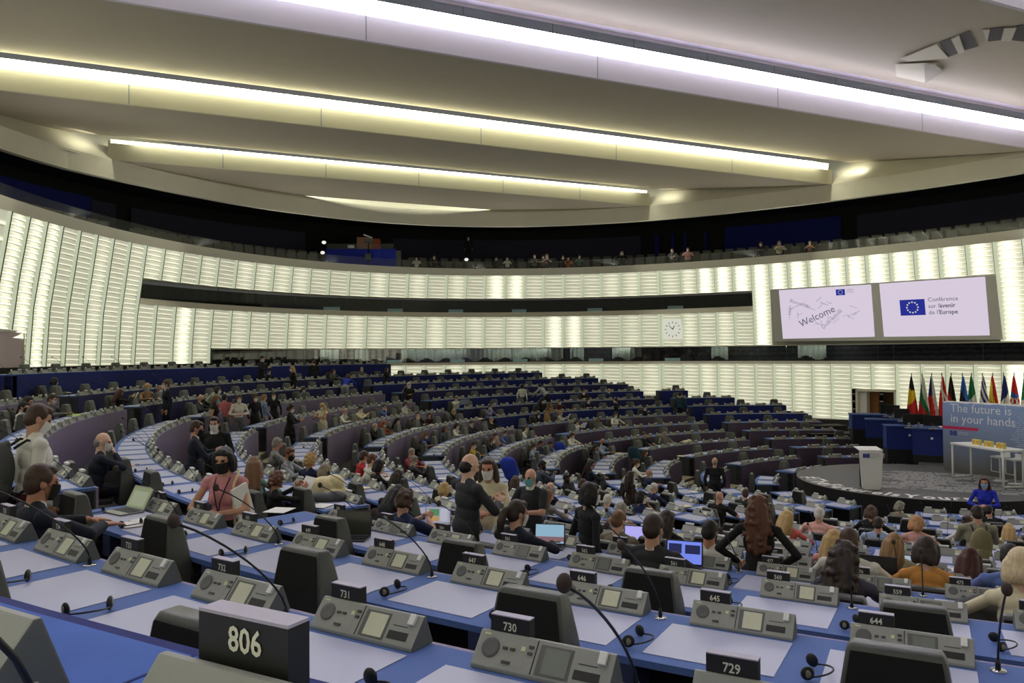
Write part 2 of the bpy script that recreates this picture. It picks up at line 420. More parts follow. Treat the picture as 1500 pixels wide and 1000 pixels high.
# ================================================================== gallery
gal = MB()
ring(gal, 0, 360, 4.9, 4.9, .4, 7.0, 120)
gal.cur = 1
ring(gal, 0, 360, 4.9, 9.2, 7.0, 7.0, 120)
ring(gal, 0, 360, 8.7, 8.7, lambda a: soff(a), lambda a: 7.2, 120)
for o_, z_ in ((2.7, 5.25), (3.9, 5.6), (5.1, 5.95)):
    ring(gal, 0, 360, z_-.35, z_, o_, o_, 120); ring(gal, 0, 360, z_, z_, o_, o_+1.3, 120)
o = gal.build('wall_gallery', [M_carpet, M_dark]); o['kind'] = 'structure'
def t_at(px, off=0.):
    r = ray(px, 500); d = r[:2]; a, b = EA+off, EB+off
    D = np.array([d@UX/a, d@UY/b]); O = np.array([-EC@UX/a, -EC@UY/b]); qa = D@D; qb = 2*D@O; qc = O@O-1
    s = (-qb+math.sqrt(qb*qb-4*qa*qc))/(2*qa); q = d*s-EC
    return math.degrees(math.atan2(q@UY/b, q@UX/a))
def unwrap(t): return t if t < 0 else t-360
np_ = MB(); wp = MB(); bd = MB()
M_wpan = mat('gallery_plum_panel', (54, 50, 70), .8, var=.06, scale=5, vec=(8, 8, .2))
def gpanel(mb, pa, pb, z0, z1, off=6.8):
    a, b = unwrap(t_at(pa, off)), unwrap(t_at(pb, off)); n = max(1, int(abs(a-b)/2))
    for i in range(n):
        t0, t1 = a+(b-a)*i/n, a+(b-a)*(i+1)/n; A, B_ = ell(t0, off), ell(t1, off)
        mb.quad((*A, z0), (*B_, z0), (*B_, z1), (*A, z1))
gpanel(np_, -60, 133, 5.9, 8.1); gpanel(np_, 1063, 1234, 5.9, 8.15); gpanel(np_, 960, 967, 5.9, 8.0); gpanel(np_, 985, 989, 5.9, 8.0); gpanel(np_, 1003, 1007, 5.9, 8.0)
gpanel(np_, 1033, 1037, 5.9, 8.0)
gpanel(wp, 134, 170, 5.9, 8.0); gpanel(wp, 192, 448, 5.9, 8.0); gpanel(wp, 576, 940, 5.9, 8.0); gpanel(wp, 1258, 1560, 5.9, 8.1)
tag(np_.build('wall_navy_panels', [M_navy]), kind='structure'); tag(wp.build('wall_plum_panels', [M_wpan]), kind='structure')
M_clear = mat('clear_parapet_glass', (150, 156, 150), .05, var=.02, alpha=.16)
gp = MB(); ring(gp, -100, -300, 5.27, 5.74, .12, .12, 160)
tag(gp.build('wall_parapet_glass', [M_clear]), kind='structure')
# ================================================================== ceiling
ND = np.array([-.4195, .9077]); TD = np.array([.9077, .4195])
def line_ell(n, off):                # where the line at distance n meets the rim ellipse
    b = []
    def val(s):
        p = ND*n+TD*s; q = p-EC; tt = math.degrees(math.atan2((q@UY)/EB, (q@UX)/EA))
        o = soff(tt)+off
        return ((q@UX)/(EA+o))**2+((q@UY)/(EB+o))**2-1
    mid = (EC-ND*n)@TD
    if val(mid) > 0: return None
    out = []
    for sg in (-1, 1):
        lo, hi = 0, 60
        for _ in range(40):
            m = (lo+hi)/2
            if val(mid+sg*m) < 0: lo = m
            else: hi = m
        out.append(mid+sg*lo)
    return out
ZF, ZT = 8.83, 9.93
M_cool = mat('cool_tube_light', (255, 255, 255), .5, emit=(250, 248, 255), estr=3.5)
M_warm = mat('warm_cove_light', (255, 255, 240), .5, emit=(255, 255, 214), estr=1.6)
M_lav = mat('lavender_white_face', (212, 206, 218), .6, var=.01, scale=2)
M_tray = mat('glass_light_tray', (120, 130, 142), .3, var=.18, scale=2.5, vec=(.4, .4, 6))
M_face = mat('cove_face_cream', (206, 202, 172), .7, var=.01, scale=2)
rim = MB()
n = 140
for i in range(n):
    a, b = 360*i/n, 360*(i+1)/n
    def P(t_, off, z): return (*ell(t_, soff(t_)+off), z)
    rim.quad(P(a, 0, 7.95), P(b, 0, 7.95), P(b, 0, ZF), P(a, 0, ZF))
    rim.quad(P(a, 0, ZF), P(b, 0, ZF), P(b, .03, ZF+.015), P(a, .03, ZF+.015))
    rim.quad(P(a, .03, ZF+.015), P(b, .03, ZF+.015), P(b, 1.5, 10.7), P(a, 1.5, 10.7))
    rim.quad(P(a, 0, 7.95), P(b, 0, 7.95), P(b, .3, 7.95), P(a, .3, 7.95))
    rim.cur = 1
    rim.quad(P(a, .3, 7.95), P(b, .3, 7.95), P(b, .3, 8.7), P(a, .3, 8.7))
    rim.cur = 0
tag(rim.build('ceiling_rim', [M_cream, M_dark]), kind='structure')
fins = [(-13.5, 1), (-4.7, 1), (4.1, 1), (12.9, 1), (21.75, 1), (30.6, 0), (39.35, 0)]
fac = MB()
def facet(n0, z0, n1, z1):
    K = 12; rows = []
    for k in range(K+1):
        nn = n0+(n1-n0)*k/K; z = z0+(z1-z0)*k/K
        e = line_ell(nn, (z-ZF)/1.77*1.4+.02)
        rows.append((nn, z, e))
    for k in range(K):
        (na, za, ea), (nb, zb, eb) = rows[k], rows[k+1]
        if not ea or not eb: continue
        for j in range(16):
            f0, f1 = j/16, (j+1)/16
            q = []
            for nn, z, e, f in ((na, za, ea, f0), (na, za, ea, f1), (nb, zb, eb, f1), (nb, zb, eb, f0)):
                p = ND*nn+TD*(e[0]+(e[1]-e[0])*f); q.append((*p, z))
            fac.quad(*q)
for i in range(len(fins)-1):
    (n0, c0), (n1, c1) = fins[i], fins[i+1]
    facet(n0, ZF, n1-.32, 10.42 if c1 else (ZT+.06 if i < 5 else 9.78))
facet(39.35, ZF, 45.2, 9.02); facet(-26, 10.4, -13.5, 10.42)
tag(fac.build('ceiling', [M_ceil]), kind='structure')
fixtures = []
for i, (nn, cool) in enumerate(fins):
    e = line_ell(nn, 0); e2 = line_ell(nn, .9)
    if not e: continue
    ztop = 10.42 if cool else ZT+.06
    def strip(mb, s0, s1, za, zb, dn0=0., dn1=0.):
        A = ND*(nn+dn0); B_ = ND*(nn+dn1); m_ = 24
        for j in range(m_):
            a = s0+(s1-s0)*j/m_; b = s0+(s1-s0)*(j+1)/m_
            mb.quad((*(A+TD*a), za), (*(A+TD*b), za), (*(B_+TD*b), zb), (*(B_+TD*a), zb))
    if i < 7:
        fb = MB()
        strip(fb, e[0], e[1], ZF, 9.55); strip(fb, e[0], e[1], ZF, ZF, 0, .12); strip(fb, e[0], e[1], 9.55, 9.55, 0, .5)
        strip(fb, e[0], e[1], ZF, 9.55, .12, .12)
        for s_ in e:                        # end caps
            p, q = ND*nn+TD*s_, ND*(nn+.12)+TD*s_
            fb.quad((*p, ZF), (*q, ZF), (*q, 9.55), (*p, 9.55))
        for k in range(1, 6):               # fine joints between the boards
            s_ = e[0]+(e[1]-e[0])*k/6; fb.cur = 1
            p = ND*(nn-.004)+TD*s_; q = p+TD*.03
            fb.quad((*p, ZF+.01), (*q, ZF+.01), (*q, 9.54), (*p, 9.54)); fb.cur = 0
        tag(fb.build('ceiling_beam', [M_lav if cool else M_face, M_tray]), kind='structure')
    lb = MB(); strip(lb, e[0]+.1, e[1]-.1, 9.55, ZT if i < 6 else 9.74, .18, .10)
    if not cool:
        lb.cur = 1; L_ = e[1]-e[0]; m_ = int(L_/1.15)
        for k in range(m_):                 # tube holders seen as small dark ticks
            s_ = e[0]+1.15*k; p = ND*(nn+.09)+TD*s_; q = p+TD*.10
            lb.quad((*p, 9.58), (*q, 9.58), (*q, 9.86 if i < 6 else 9.7), (*p, 9.86 if i < 6 else 9.7))
        lb.cur = 0
    tag(lb.build('ceiling_light_strip', [M_cool if cool else M_warm, M_face]), kind='structure')
    if cool:
        tr = MB(); strip(tr, e[0], e[1], ZT, 10.32, .0, .0); strip(tr, e[0], e[1], ZT, ZT, .0, .3)
        for k in range(int((e[1]-e[0])/3)):
            s_ = e[0]+3*k; p = ND*(nn-.01)+TD*s_; q = p+TD*.02; tr.cur = 1
            tr.quad((*p, ZT), (*q, ZT), (*q, 10.32), (*p, 10.32)); tr.cur = 0
        tr.cur = 2; strip(tr, e[0], e[1], 10.32, 10.42, -.01, -.01); strip(tr, e[0], e[1], 10.42, 10.43, -.01, -.34)
        tag(tr.build('ceiling_tray', [M_tray, M_end, M_lav]), kind='structure')
    # the tubes as long area lamps
    pc = ND*(nn-.015)+TD*((e[0]+e[1])/2)
    la = bpy.data.lights.new('strip_lamp', 'AREA'); la.shape = 'RECTANGLE'; la.size = e[1]-e[0]-2; la.size_y = .3
    la.energy = (e[1]-e[0])*(32. if cool else 30.); la.color = (.90, .88, 1.) if cool else (1., .98, .78)
    lo = link('strip_lamp', la, None, (*pc, 9.88)); kk = (-.75 if i <= 3 else .55) if cool else -.45; d = Vector((-ND[0]*kk, -ND[1]*kk, -1)).normalized()
    x = Vector((*TD, 0)); z = -d; y = z.cross(x)
    lo.rotation_euler = Matrix((x, y, z)).transposed().to_euler()
    lo.visible_camera = True
# cove lamps washing the rim beyond the beam ends and added fill lights behind the gallery lip
def area(name, loc, d, xdir, sx, sy, energy, col):
    la = bpy.data.lights.new(name, 'AREA'); la.shape = 'RECTANGLE'; la.size = sx; la.size_y = sy; la.energy = energy; la.color = col
    lo = link(name, la, None, loc); d = Vector(d).normalized(); x = Vector(xdir); x = (x-d*x.dot(d)).normalized(); z = -d; y = z.cross(x)
    lo.rotation_euler = Matrix((x, y, z)).transposed().to_euler(); return lo
for nn, a_, b_, en in ((39.35, 0, 1, 26), (30.6, 0, 1, 26), (45.1, 2, 2, 120)):
    e = line_ell(nn, .3)
    if a_ == 2:
        p = ND*(nn-.3)+TD*((e[0]+e[1])/2); area('cove_lamp', (*p, 9.12), (ND[0], ND[1], -.5), (*TD, 0), e[1]-e[0]-1, .25, en, (1, .98, .78))
    else:
        for s_, sg in ((e[0]-.2, -1), (e[1]+.2, 1)):
            p = ND*(nn-.9)+TD*s_; area('cove_lamp', (*p, 9.6), (ND[0]*.6+TD[0]*sg*.8, ND[1]*.6+TD[1]*sg*.8, -.25), (*ND, 0), 1.2, .3, en*.3, (1, .98, .78))
for i in range(20):
    t_ = 360*i/20; p = ell(t_, .42); q = EC-p; q = q/np.hypot(*q); tg = (-q[1], q[0], 0)
    area('added_ceiling_fill', (*p, 5.32), (q[0]*.75, q[1]*.75, 1), tg, 5., .12, 50, (1, .97, .88))  # unseen lights added to brighten the ceiling
for t_ in (-170, -186, -199, -211, -228, -238):
    p = ell(t_, 1.4); q = ell(t_, 2.4)-p; area('added_curtain_fill', (*p, .36), (q[0], q[1], -.5), (-q[1], q[0], 0), 4., .1, 14, (.95, 1, .9))  # lights added inside the booths so the curtains show through the glass
# odd openings in the near ceiling
op = MB()
def on_facet(px, py, dz=-.02):
    r = ray(px, py); z0, z1, n0, n1 = ZF, 10.42, 12.9, 21.43
    sl = (z1-z0)/(n1-n0)
    # n = r.n*t ; z = r.z*t = z0+sl*(n-n0)
    t_ = (z0-sl*n0)/(r[2]-sl*(r[:2]@ND)); p = r*t_
    return Vector((p[0], p[1], p[2]+dz))
for poly in ([(1376, 61), (1393, 55), (1404, 77), (1389, 83)], [(1405, 50), (1421, 44), (1433, 67), (1413, 73)], [(1450, 41), (1471, 39), (1466, 58), (1446, 60)], [(1489, 37), (1506, 35), (1500, 60), (1481, 58)]):
    op.quad(*[on_facet(x, y) for x, y in poly])
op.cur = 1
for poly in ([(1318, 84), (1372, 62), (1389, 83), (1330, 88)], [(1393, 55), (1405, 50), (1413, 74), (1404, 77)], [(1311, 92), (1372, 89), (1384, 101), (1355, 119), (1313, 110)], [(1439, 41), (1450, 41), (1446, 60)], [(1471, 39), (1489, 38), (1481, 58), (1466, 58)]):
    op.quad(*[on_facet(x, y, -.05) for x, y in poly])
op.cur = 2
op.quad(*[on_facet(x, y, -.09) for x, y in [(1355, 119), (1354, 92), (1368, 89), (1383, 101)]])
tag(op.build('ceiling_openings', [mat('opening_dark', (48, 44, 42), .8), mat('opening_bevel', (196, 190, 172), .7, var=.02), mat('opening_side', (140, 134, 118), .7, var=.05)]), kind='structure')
# ================================================================== floors
fl = MB()
for k in range(1, 15):
    z = ZD[k]-.74; R0 = RK[k]-.02; R1 = RK[k+1] if k < 14 else 40
    if k == 1: R0 = 3.0
    if k < 14: fl.arc(R0, R1, z-.3, z, 64, 312, 3)
    else:
        fl.arc(R0, 31.5, z-.3, z, 64, 312, 3)
fl.cur = 1
fl.arc(6.4, 40, -5.0, -4.05, -48, 64, 4); fl.cur = 0; fl.arc(3.6, 6.4, -5.0, -4.05, -48, 64, 4)
tag(fl.build('floor', [M_carpet, M_tan]), kind='structure')
def dg(w, R): return math.degrees(w/R)
def aisles(R): return [(105.8-dg(1.05, R), 105.8), (148.3-dg(1.2, R), 148.3), (187-dg(1.2, R), 187.), (222.6, 222.6+dg(1.37, R))]
ai = MB()
for j in range(4):
    for k in range(2, 15):
        z = ZD[k]-.74; R0 = RK[k]; R1 = RK[k+1] if k < 14 else 29.5; a0, a1 = aisles(R0)[j]
        zp = ZD[k-1]-.74
        ai.arc(R0, R1-.02, z, z+.012, a0, a1, 2)
        ai.arc(R0-.32, R0-.005, zp, zp+(z-zp)*.5, a0, a1, 2)     # intermediate step
tag(ai.build('floor_aisles', [M_tan]), kind='structure')
# ================================================================== desks
ORD = ['', 'first', 'second', 'third', 'fourth', 'fifth', 'sixth', 'seventh', 'eighth', 'ninth', 'tenth', 'eleventh', 'twelfth', 'thirteenth', 'fourteenth']
BLOCK = {'a': 'nearest block', 'b': 'left block', 'c': 'centre-left block', 'd': 'far centre block', 'e': 'far right block'}
EEND = {1: 62, 2: 71.1, 3: 75.5, 4: 78.2, 5: 80, 6: 81.4, 7: 82.4, 8: 84.8, 9: 92.1, 10: 98.2}
DEND = {11: 106.1, 12: 108.9, 13: 115.6}
def sectors(k):
    R = RK[k]; A = aisles(R); out = []
    if k <= 10: out.append(('e', EEND[k], A[0][0]))
    if k <= 13: out.append(('d', DEND.get(k, 105.8), A[1][0]))
    out.append(('c', A[1][1] if k < 14 else 136., A[2][0]))
    out.append(('b', A[2][1], A[3][0]))
    out.append(('a', A[3][1], 300. if k > 3 else 296.))
    return out
SW = .792
ANCH = {12: (644, -117.72), 13: (729, -118.41), 11: (559, -117.63), 10: (477, -120.88), 14: (806, -118.725)}
def seat_list(k, sec, a0, a1):
    R = RK[k]+.07; d = math.degrees(SW/R); out = []
    if sec == 'a' and (k in ANCH or k == 9):
        if k == 9:
            q = at(1486, 848, ZD[9]+.12)[:2]-C; n0, t0 = 394, math.degrees(math.atan2(q[1], q[0]))
        else: n0, t0 = ANCH[k]
        t0 = t0 % 360
        for n in range(n0-40, n0+40):
            th = t0-(n-n0)*d+math.degrees(.11/R)
            if a0+d*.42 < th < a1-d*.42: out.append((th, n))
        return out
    n = int((a1-a0)/d)
    n = max(n, 1)
    dd = (a1-a0)/n if (a1-a0)/n < d*1.25 else d
    for i in range(n): out.append((a0+(a1-a0-dd*n)/2+dd*(i+.5), None))
    return out
def fasc_mat(k, sec):
    if k == 14: return M_fblue
    if sec == 'd': return M_fblue if k in (8, 10, 12, 13) else (M_fdark if k in (9, 11) else M_woodd)
    if sec == 'e': return M_fblue if k in (8, 9, 10, 7) else M_woodd
    if sec == 'c': return M_fdark if k >= 12 else (M_wood if k > 5 else M_woodd)
    return M_wood
# ---- console, local frame: x right, y towards the stage, z up; origin on the desk edge side
def slope(u, v, h=0.):
    a = math.atan2(.097, .08); c, s = math.cos(a), math.sin(a)
    return Vector((u, -.0+v*c-h*s, .015+v*s+h*c))
def console_mesh(detail):
    mb = MB(); L_, R_ = -.225, .305
    prof = [(0, 0), (0, .015), (.08, .112), (.092, .112), (.135, 0)]
    mb.cur = 0; mb.prism(prof, L_, R_)
    if detail:
        me = mb.mesh('console_body', [M_con, M_con2, M_cond, M_scr]); bevel_mesh(me, .004, 2)
        bm = bmesh.new(); bm.from_mesh(me)
        for f in bm.faces:
            if abs(f.normal.x) > .9 or f.normal.y > .5: f.material_index = 1
        bm.to_mesh(me); bm.free(); return me
    def q(u0, u1, v0, v1, m):
        mb.cur = m; mb.quad(slope(u0, v0, .002), slope(u1, v0, .002), slope(u1, v1, .002), slope(u0, v1, .002))
    q(.04, .14, .02, .105, 3); q(.165, .27, .02, .05, 2)
    mb.cur = 4; mb.box(.235, .275, .055, .085, .1, .15)
    return mb.mesh('console_simple', [M_con, M_con2, M_cond, M_scr, M_white])
CON_D, CON_S = console_mesh(True), console_mesh(False)
def slab(u0, u1, v0, v1, h0, h1, m, bev=0):
    mb = MB(); vs = [slope(u, v, h) for h in (h0, h1) for v in (v0, v1) for u in (u0, u1)]
    mb.add(vs, [(0, 2, 3, 1), (4, 5, 7, 6), (0, 1, 5, 4), (2, 6, 7, 3), (0, 4, 6, 2), (1, 3, 7, 5)])
    me = mb.mesh('slab', [m]); return bevel_mesh(me, bev) if bev else me
def join_meshes(list_, mats):
    bm = bmesh.new()
    for me, mi in list_:
        n0 = len(bm.faces); bm.from_mesh(me); bm.faces.ensure_lookup_table()
        for f in bm.faces[n0:]: f.material_index = mi
    out = bpy.data.meshes.new('j'); bm.to_mesh(out); bm.free()
    for m in mats: out.materials.append(m)
    return out
# parts of the console
gm = MB()
gn = 20
pts = []
for ring_, hh in ((1., .0005), (.94, .004), (.6, .001), (0.05, .0005)):
    pts += [slope(-.165+.036*ring_*math.cos(2*PI*j/gn), .068+.036*ring_*math.sin(2*PI*j/gn), hh+.001) for j in range(gn)]
gm.smooth = True
gm.add(pts, [[i*gn+j, i*gn+(j+1) % gn, (i+1)*gn+(j+1) % gn, (i+1)*gn+j] for i in range(3) for j in range(gn)]+[[3*gn+j for j in range(gn)]])
GRILLE = gm.mesh('grille', [mat('speaker_grille_grey', (98, 99, 97), .6, var=.2, scale=700, bump=.3)])
BUTTONS = join_meshes([(slab(-.125, -.02, .015, .1, 0, .0008, M_con), 2)]+[(slab(-.115+x, -.097+x, .07+y, .079+y, 0, .006, M_btn), 0) for x, y in ((0, 0), (.03, 0), (.1, .02), (.1, -.002))] +
                      [(slab(-.105, -.072, .022, .031, 0, .006, M_btn), 0), (slab(-.044, -.028, .076, .092, 0, .002, M_white), 1), (slab(-.205, -.18, .112, .118, 0, .001, M_white), 1)], [M_btn, mat('lit_button', (206, 210, 160), .4, var=.02), M_con])
GROOVE = slab(.012, .016, .004, .122, 0, .0015, M_cond)
SCREEN = slab(.05, .145, .014, .104, .001, .003, M_scr)
SCREEN2 = slab(.05, .145, .014, .104, .001, .003, M_scr2)
BEZEL = join_meshes([(slab(.028, .156, .006, .112, 0, .001, M_con2), 0)], [mat('screen_bezel', (92, 93, 90), .4)])
SLOT = join_meshes([(slab(.17, .265, .02, .052, -.0, .0015, M_cond), 0), (slab(.18, .25, .072, .075, 0, .0012, M_cond), 0)], [M_cond])
CLIP = slab(.25, .278, .082, .126, .0, .016, M_white, .003)
def sign_mesh(deep=False):
    mb = MB(); d1 = .155 if deep else .125
    y0 = .107 if deep else .088; d1 = .142 if deep else .125; xa, xb = (-.184, -.036) if deep else (-.19, -.03); mb.box(xa, xb, y0, d1, 0, .168 if not deep else .162)
    mb.cur = 1; zt = .168 if not deep else .162; mb.box(xa, xb, y0, d1, zt, zt+.004)
    return mb.mesh('sign', [M_tag, M_tagtop])
SIGN, SIGN_D = sign_mesh(), sign_mesh(True)
_m = MB(); _m.box(-.19, -.04, .09, .12, 0, .13); _m.cur = 1; _m.box(-.19, -.04, .085, .125, .13, .15); SIGN_F = _m.mesh('sign', [M_con, M_white])
DIG = {}
def digits(n, small=True):
    if n in DIG: return DIG[n]
    me = text_mesh(str(n), .062, mats=[M_digit], bold=.0012)
    for v in me.vertices:
        x, y, z = v.co; v.co = (-.11+x*.60+(.006 if n == 806 else 0), .086 if n < 800 else .1055, (.133 if n < 800 else .136)+y*.68)
    DIG[n] = me; return me
def mic_mesh(seg, n):
    mb = MB(); mb.smooth = True
    mb.tube([(0, 0, 0), (0, 0, .006)], .034, n*2)
    mb.cur = 1; mb.tube([(0, 0, .004), (0, 0, .035), (0, 0, .06)], [.012, .011, .006], n)
    pts = []
    for i in range(seg+1):
        s = i/seg; pts.append((0, -.50*s**1.35, .05+.44*(1-(1-s)**1.12)))
    mb.tube(pts, .0048, n); mb.tube([pts[-1], (0, pts[-1][1]-.02, pts[-1][2]+.015)], .008, n)
    return mb.mesh('mic', [M_chrome, M_mic]), Vector(pts[-1])
MIC, MTIP = mic_mesh(10, 8); MIC_S, _ = mic_mesh(4, 4)
fb = MB(); fb.smooth = True; fb.ellipsoid(MTIP+Vector((0, -.025, .018)), (.021, .024, .027), 14, 9, None); FOAM = fb.mesh('foam', [M_foam])
fb = MB(); fb.ellipsoid(MTIP+Vector((0, -.02, .015)), (.018, .02, .023), 6, 4, None); FOAM_S = fb.mesh('foam', [M_mic])
pm = MB(); pm.box(-.31, .31, -.50, -.03, 0, .004); PAD = pm.mesh('pad', [M_pad]); bevel_mesh(PAD, .0015, 1)
br = MB(); br.box(-.07, .07, -.58, -.35, -.22, -.036); BRACK = br.mesh('br', [mat('bracket_blue', (44, 54, 92), .7)])
# headset: lies on the desk
def headset_mesh():
    mb = MB(); mb.smooth = True
    arc_ = [(.085*math.cos(a), .0+.10*math.sin(a), .012+.02*math.sin(a)) for a in [PI*i/10 for i in range(11)]]
    rot = Matrix.Rotation(-PI/2, 4, 'Z')
    mb.tube([rot @ Vector(p) for p in arc_], .0045, 6)
    return mb.mesh('band', [M_mic])
HS_BAND = headset_mesh()
def cup_mesh(s):
    mb = MB(); mb.smooth = True; rot = Matrix.Rotation(-PI/2, 4, 'Z')
    p = rot @ Vector((.085*s, 0, .03)); mb.ellipsoid(p, (.031, .012, .031), 12, 8, Matrix.Rotation(s*.4, 4, 'Z'))
    mb.cur = 1; mb.ellipsoid(p+Vector((0, .009*(-s), 0)), (.018, .006, .018), 10, 6)
    return mb.mesh('cup', [M_mic, mat('earcup_disc', (130, 124, 100), .3)])
HS_CUP = [cup_mesh(1), cup_mesh(-1)]
# chair, local: y towards the desk
def chair_meshes():
    mb = MB()
    v = []
    # wedge shaped back shell: (z, half width, y front, y rear)
    secs = [(.36, .25, -.13, -.40), (.55, .24, -.15, -.385), (.80, .212, -.19, -.36), (.99, .182, -.225, -.335), (1.025, .166, -.24, -.32)]
    for z, w, yf, yr in secs: v += [(-w, yf, z), (w, yf, z), (w, yr, z), (-w, yr, z)]
    fs = [[i*4+j, i*4+(j+1) % 4, (i+1)*4+(j+1) % 4, (i+1)*4+j] for i in range(len(secs)-1) for j in range(4)]+[[3, 2, 1, 0], [16, 17, 18, 19]]
    mb.add(v, fs); back = mb.mesh('cb', [M_chair]); bevel_mesh(back, .016, 2, .5)
    for p in back.polygons: p.use_smooth = True
    mb = MB(); e = .003
    vs = []
    for z, w, yf, yr in secs[:4]:
        vs += [(-w+.02, yr-e, z+.01), (w-.02, yr-e, z+.01)]
    mb.add(vs, [[i*2+1, i*2, i*2+2, i*2+3] for i in range(3)]); panel = mb.mesh('cp', [M_chairf])
    mb = MB(); mb.box(-.24, .24, -.22, .24, .38, .47); seat = mb.mesh('cs', [M_chair]); bevel_mesh(seat, .03, 2)
    arm = []
    for s_ in (-1, 1):
        mb = MB(); mb.prism([(-.2, .42), (-.2, .62), (.16, .62), (.16, .56), (-.12, .56), (-.12, .42)], .25*s_, .29*s_); arm.append(mb.mesh('ca', [M_chairf]))
    mb = MB(); mb.tube([(0, 0, 0), (0, 0, .38)], .04, 10); mb.tube([(0, 0, 0), (0, 0, .02)], .2, 14); base = mb.mesh('cbase', [M_metal])
    return back, panel, seat, arm[0], arm[1], base
CH = chair_meshes()
M_seam = mat('velvet_seam', (26, 44, 110), .9)
seats_all = []        # (k, sec, th, number)
def frame(R, th, z):  # location and z rotation so that local +y looks at the stage
    x, y = pol(R, th); return (x, y, z), math.radians(th+90)
def fwd(th): a = math.radians(th); return Vector((-math.cos(a), -math.sin(a), 0))
def right(th): a = math.radians(th); return Vector((-math.sin(a), math.cos(a), 0))
n_head = 0
headset_spots = []
for k in range(1, 15):
    for sec, a0, a1 in sectors(k):
        R = RK[k]; z = ZD[k]
        lab = f"curved {'royal blue' if k == 14 else 'blue-topped'} conference desk, {ORD[k]} row from the stage in the {BLOCK[sec]}"
        (lx, ly, lz), _ = frame(R+.3, (a0+a1)/2, z-.7)
        desk = thing('conference_desk', lab, 'desk', (0, 0, 0))
        tm = M_bluef if k == 14 else M_blue
        fe = .12 if k == 14 else 0; mb = MB(); mb.arc(R-fe, R+.70, z-.035, z, a0, a1, 1.2); mb.build('desktop', tm, desk)
        zf = (ZD[k-1]-.74) if k > 1 else -5.06
        mb = MB(); mb.arc(R-.03-fe, R-.001-fe, zf, z-.004, a0, a1, 1.2); mb.build('front_panel', fasc_mat(k, sec), desk)
        mb = MB(); mb.arc(R+.02, R+.22, z-.735, z-.04, a0, a1, 1.5); mb.build('cable_box', M_black, desk)
        for e_, s_ in ((a0, 1), (a1, -1)):
            w = math.degrees(.04/R)*s_
            mb = MB(); mb.arc(R, R+.68, z-.735, z-.036, min(e_, e_+w), max(e_, e_+w), 5); mb.build('end_panel', M_end if k < 14 else M_fblue, desk)
        for i, (th, n) in enumerate(seat_list(k, sec, a0, a1)):
            P, rz = frame(R+(.115 if k < 14 else .175), th, z)
            rng = math.hypot(P[0], P[1])
            if n not in (805, 806, 807) and not inview((P[0], P[1], z), 110 if rng > 3 else 400): continue
            if sec == 'a' and rng < 1.6 and n not in (806, 807, 805): continue
            seats_all.append((k, sec, th, n, i))
            near = (sec == 'a' and k >= 9) or rng < 12
            vis = 120 if not near else 60
            if sec in 'ab' or k < 5 or (sec == 'c'):
                p = link('writing_pad', PAD, desk, P, rz)
            c = link('console', CON_D if near else CON_S, desk, P, rz)
            if near and inview((P[0], P[1], z), 60):
                link('speaker_grille', GRILLE, c); link('button_panel', BUTTONS, c); link('screen_bezel', BEZEL, c)
                sc_ = link('screen', SCREEN if (n is None or n in (731, 732, 733, 734, 645, 646, 647, 648, 649, 650, 651, 652, 560) or n % 3 == 0) else SCREEN2, c)
                link('card_slot', SLOT, c)
                if rng < 9: link('white_clip', CLIP, c); link('divider_groove', GROOVE, c)
            if k == 14 and n in (805, 806, 807):
                d_ = math.degrees(1/R); mb = MB()
                mb.arc(R+.045, R+.050, z, z+.0012, th-.41*d_, th+.41*d_, 1); 
                for q_ in (-.375, .36): mb.arc(R-.12, R+.45, z, z+.0012, th+q_*d_, th+(q_+.006)*d_, 1)
                mb.build('seam', M_seam, desk)
            if n == 806: sg = link('number_sign', SIGN_D, desk, P, rz)
            else: sg = link('number_sign', SIGN if n else SIGN_F, desk, P, rz)
            if n: link('sign_number', digits(n), sg)
            if rng < 9 and sec == 'a' and k > 8:
                Q = Vector(P)+right(th)*SW/2*-1; link('support_bracket', BRACK, desk, Q, rz)
            # microphone at the boundary to the right of even numbered seats
            mic_on = (n % 2 == (0 if k < 14 else 1)) if n else (i % 2 == 0)
            if mic_on and rng < 34:
                Q = Vector(P)+right(th)*(SW/2)
                Q = Q+fwd(th)*(-.03+.06)
                m_ = link('microphone', MIC if near else MIC_S, desk, Q, rz); link('microphone_foam', FOAM if near else FOAM_S, m_)
            if rng < 15 and sec in 'ab' or (sec == 'c' and rng < 22 and i % 2 == 0):
                headset_spots.append((k, sec, th, n, rng, i))
# ================================================================== stage
M_stage = mat('stage_charcoal_vinyl', (74, 73, 74), .5, var=.05, scale=6)
M_stext = mat('stage_white_lettering', (240, 240, 238), .5)
M_stext2 = mat('stage_grey_lettering', (190, 190, 188), .5)
SZ = -4.05
st = thing('stage', 'round charcoal stage with white lettering round its edge', 'stage', (C[0], C[1], SZ))
mb = MB(); nn = 96
mb.add([(3.72*math.cos(2*PI*i/nn), 3.72*math.sin(2*PI*i/nn), 0) for i in range(nn)], [range(nn)])
mb.build('stage_floor', M_stage, st)
mb = MB()
mb.add([(3.72*math.cos(2*PI*i/nn), 3.72*math.sin(2*PI*i/nn), z) for z in (-1.0, -.002) for i in range(nn)], [[i, (i+1) % nn, nn+(i+1) % nn, nn+i] for i in range(nn)])
mb.build('stage_skirt', M_black, st)
